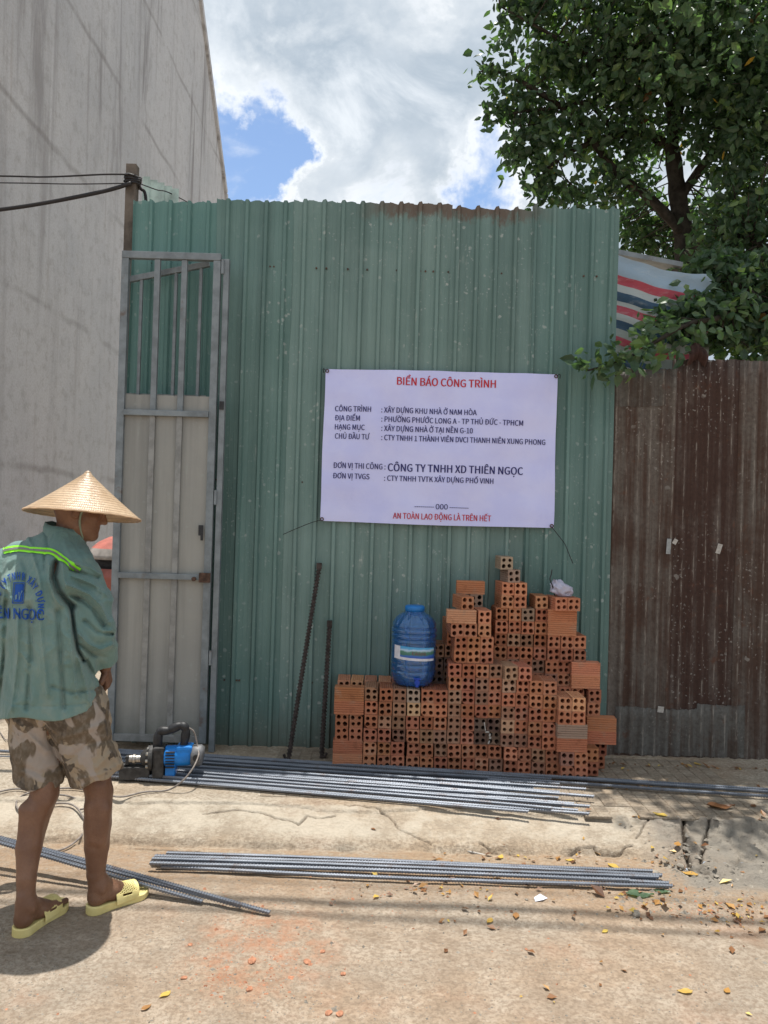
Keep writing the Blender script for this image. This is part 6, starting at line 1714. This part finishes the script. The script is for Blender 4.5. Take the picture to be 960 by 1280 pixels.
# shorts
sh = Field((-1.75, 2.82, .42), (-0.92, 3.42, .98), 0.0055)
sh.ell(v3(W(72, 880, 3.09)), (.195, .15, .13), None, 0)
sh.cone(v3(W(46, 895, 3.09)), v3(W(50, 985, 3.04)), .112, .092, .03); sh.cone(v3(W(100, 893, 3.07)), v3(W(122, 985, 3.10)), .113, .107, .03)
mask = np.abs(sh.f) < .05; ix = np.argwhere(mask); px_ = sh.ax[0][ix[:, 0]]; py_ = sh.ax[1][ix[:, 1]]; pz_ = sh.ax[2][ix[:, 2]]
val = .016 * (fbm(px_ * 15 + py_ * 8, pz_ * 14 - py_ * 6, 5, 4) - .5) + .008 * (fbm(px_ * 40 + pz_ * 12, pz_ * 30 + py_ * 25, 6, 3) - .5)
for pts_, amp, wd in [([(55, 905), (66, 935), (80, 962), (86, 985)], -.011, .010), ([(20, 902), (42, 925), (58, 940)], .010, .010), ([(70, 925), (100, 915), (130, 905)], .008, .012), ([(88, 950), (110, 930), (138, 925)], -.008, .010), ([(120, 960), (140, 940), (150, 955)], .009, .009), ([(30, 960), (50, 968), (72, 960)], -.008, .010), ([(26, 920), (30, 945), (26, 965)], .008, .010), ([(96, 975), (125, 968), (152, 955)], .007, .008), ([(135, 900), (142, 925)], -.008, .010)]:
    sc_ = 2.98 / py_; val += amp * np.exp(-(seg_dist(px_ * sc_, CAMZ + (pz_ - CAMZ) * sc_, [(W(a, b, 2.98).x, W(a, b, 2.98).z) for a, b in pts_]) / wd) ** 2)
sh.f[tuple(ix.T)] -= val.astype(np.float32)
sl_, X, Y, Z = sh.box((-3, 0, 0), (3, 9, 9))
xl_, xr_ = W(25, 978, 3.03), W(150, 966, 3.05); mid = W(85, 984, 3.05)
hemf = np.interp(sh.ax[0], [xl_.x, mid.x - .01, mid.x + .01, xr_.x], [xl_.z, xl_.z - .006, W(90, 984, 3.05).z, xr_.z])[:, None, None] + .006 * np.sin(X * 60 + Y * 35)
sh.f = np.maximum(sh.f, (hemf - Z).astype(np.float32))
sh.f = np.maximum(sh.f, (Z - .93).astype(np.float32))
sh.cone(v3(W(52, 935, 3.06)), v3(W(50, 1010, 3.03)), .062, .074, 0, sub=True); sh.cone(v3(W(112, 935, 3.08)), v3(W(125, 1010, 3.10)), .074, .088, 0, sub=True)
V, Fc = sh.mesh('shorts', None)
m, t = newmat('camouflage_cotton'); M['camo'] = m
vv_ = t.vmap(t.oc, (1, 1, .8)); n1 = t.noise(vv_, 9, 3, .5, 1.2); n2 = t.noise(t.vmap(vv_, (1, 1, 1), (3, 3, 1)), 11, 3, .55, 1.0); n3 = t.noise(vv_, 50, 5, .6)
c = t.mix(t.sstep(n1, .47, .51), (.32, .255, .18), (.13, .098, .066)); c = t.mix(t.sstep(n2, .54, .58), c, (.085, .068, .052)); c = t.mix(t.sstep(t.noise(t.vmap(vv_, (1, 1, 1), (9, 2, 4)), 8, 3, .5, .8), .55, .60), c, (.34, .29, .25))
c = t.mix(t.math('MULTIPLY', t.sstep(n3, .4, .7), .4), c, (.30, .255, .21))
setp(t, c, .8, 0, t.bump(t.noise(t.oc, 60, 5, .6), .5, .006), .2)
fin(npmesh('shorts', V, Fc, m, man))

# slippers
m, t = newmat('yellow_rubber'); M['rub'] = m
n1 = t.noise(t.oc, 12, 5, .6)
setp(t, t.mix(t.sstep(n1, .4, .7), (.70, .58, .23), (.80, .69, .31)), .55, 0, t.bump(t.noise(t.oc, 140, 3, .6), .15, .002), .4)
for fi, fr in enumerate(FEET):
    lo = np.minimum(fp(fr, -.03, 0, 0), fp(fr, .28, 0, 0)) - .08; hi = np.maximum(fp(fr, -.03, 0, 0), fp(fr, .28, 0, 0)) + .08; lo[2] = -.006; hi[2] = .12
    sf = Field(lo, hi, .0026); sl_, X, Y, Z = sf.box(lo, hi)
    s_ = (X - fr[0][0]) * fr[1][0] + (Y - fr[0][1]) * fr[1][1]; l_ = (X - fr[0][0]) * fr[2][0] + (Y - fr[0][1]) * fr[2][1]
    s_ = s_ + 0 * Z; l_ = l_ + 0 * Z
    # sole outline
    t_ = np.clip((s_ - .036) / (.208 - .036), 0, 1); rad_ = .036 + (.046 - .036) * t_ - .006 * np.sin(np.clip(t_, 0, 1) * math.pi * 1.3)
    do = np.sqrt((s_ - (.036 + .172 * t_)) ** 2 + l_ ** 2) - rad_
    top = .030 - .008 * np.clip(s_ / .16, 0, 1) + .006 * np.clip((s_ - .215) / .04, 0, 1)
    toe = .010 * np.clip((s_ - .19) / .06, 0, 1) ** 2
    dz_ = np.maximum(Z - top, toe + .001 - Z); dz_ = np.maximum(dz_, -1)
    sole = np.maximum(do, dz_) - .0025
    lip = np.maximum(np.abs(do + .003) - .0025, np.abs(Z - top - .001) - .003)
    # strap
    hgt = .062 - .018 * np.clip((s_ - .10) / .12, 0, 1); rc = np.sqrt((l_ / .047) ** 2 + (np.maximum(Z - .022, 0) / hgt) ** 2)
    shell = (np.abs(rc - 1.0) * .044 - .0024)
    ph = np.arctan2(np.maximum(Z - .022, 0) / hgt, l_ / .046)
    shell = np.maximum(shell, np.maximum(.100 + .030 * np.abs(np.cos(ph)) * 0 - s_, s_ - (.196 + .012 * np.sin(ph)))); shell = np.maximum(shell, .016 - Z)
    arc_ = ph * .055; row = np.floor(s_ / .0088); a1 = (arc_ + (row % 2) * .0044) / .0088; a2 = s_ / .0088
    hd = np.sqrt((a1 - np.round(a1)) ** 2 + (a2 - np.floor(a2) - .5) ** 2) * .0088 - .0026
    inband = (ph > .55) & (ph < math.pi - .55) & (s_ > .112) & (s_ < .190)
    shell = np.where(inband, np.maximum(shell, -hd), shell)
    for a0 in (.42, math.pi - .42): shell = np.maximum(shell, -np.maximum(np.abs(arc_ - a0 * .055) - .0035, np.abs(s_ - .148) - .020))
    d = np.minimum(np.minimum(sole, lip), shell); sf.f = (d + 0 * (X + Y + Z)).astype(np.float32)
    V, Fc = sf.mesh('slipper', None); fin(npmesh('slipper', V, Fc, m, man))

# conical hat
hat_apex, rimc = W(105, 588, 3.15), W(104, 643.5, 3.15)
up_ = (hat_apex - rimc).normalized(); up_ = (up_ + Vector((.055, .105, 0))).normalized()
hh = (hat_apex - rimc).length; HR = .2275
prof = [(0.001, hh + .002), (.010, hh - .003)] + [(HR * i / 24, hh * (1 - i / 24) - .004 * math.sin(math.pi * i / 24)) for i in range(2, 24)] + [(HR - .002, .003), (HR, -.003), (HR - .005, -.004), (HR - .008, .002)] + [((HR - .008) * (1 - i / 10), .001 + (hh - .012) * (i / 10)) for i in range(1, 10)] + [(.001, hh - .012)]
V, Fc = lathe(prof, 128)
m, t = newmat('woven_palm_leaf'); M['straw'] = m
x, y, z = t.sep(t.oc); ang = t.math('ARCTAN2', y, x); rr_ = t.math('SQRT', t.math('ADD', t.math('POWER', x, 2.0), t.math('POWER', y, 2.0)))
ring = t.math('FRACT', t.math('MULTIPLY', rr_, 72)); rad2 = t.math('FRACT', t.math('MULTIPLY', ang, 17.0)); rowi = t.math('FLOOR', t.math('MULTIPLY', rr_, 72))
ringl = t.sstep(t.math('ABSOLUTE', t.math('SUBTRACT', ring, .5)), .5, .36); st_ = t.math('FRACT', t.math('ADD', t.math('MULTIPLY', ang, 26.0), t.math('MULTIPLY', rowi, .37)))
stl = t.sstep(t.math('ABSOLUTE', t.math('SUBTRACT', st_, .5)), .5, .38)
hgt_ = t.math('ADD', t.math('MULTIPLY', ringl, 1.0), t.math('MULTIPLY', stl, .7))
n1 = t.noise(t.oc, 11, 6, .65); nr = t.noise(t.comb(t.math('MULTIPLY', ang, 9), t.math('MULTIPLY', rr_, 4), 0), 2.0, 4, .6)
c = t.mix(t.sstep(n1, .35, .7), (.56, .385, .235), (.68, .50, .33)); c = t.mix(t.math('MULTIPLY', t.sstep(nr, .45, .7), .35), c, (.46, .29, .165)); c = t.mix(t.math('MULTIPLY', t.math('SUBTRACT', 1.0, t.math('MULTIPLY', ringl, stl)), .30), c, (.36, .23, .13))
setp(t, c, .36, 0, t.bump(t.math('ADD', hgt_, t.math('MULTIPLY', n1, 2.5)), .9, .005), .55); t.p.inputs['Coat Weight'].default_value = .15; t.p.inputs['Coat Roughness'].default_value = .4
ho = part('conical_hat', V, Fc, m, man, True, loc=rimc - MO); ho.rotation_euler = up_.to_track_quat('Z', 'Y').to_euler()
bt = MB(); bt.tube([((HR - .001) * math.cos(a_), (HR - .001) * math.sin(a_), -.003 + .0008 * math.sin(a_ * 30)) for a_ in np.linspace(0, 2 * math.pi, 97)], .0038, 6, False)
rm = bt.build('rim', simple('bamboo_rim', (.46, .31, .19), .6), ho, True)
# chin strap
def tube_on(pts, r0, name, mat):
    V, Fc = tube_vf([Vector(p) - MO for p in smooth_path([Vector(p) for p in pts], 6)], r0, 6); return part(name, V, Fc, mat, man, True)
tube_on([hp_(.02, .086, .02), hp_(.014, .084, -.03), hp_(.022, .070, -.070), hp_(.045, .040, -.112), hp_(.055, .0, -.124), hp_(.045, -.04, -.112), hp_(.022, -.07, -.07), hp_(.014, -.084, -.03), hp_(.02, -.086, .02)], .0042, 'chin_strap', simple('faded_green_cord', (.22, .27, .20), .8))
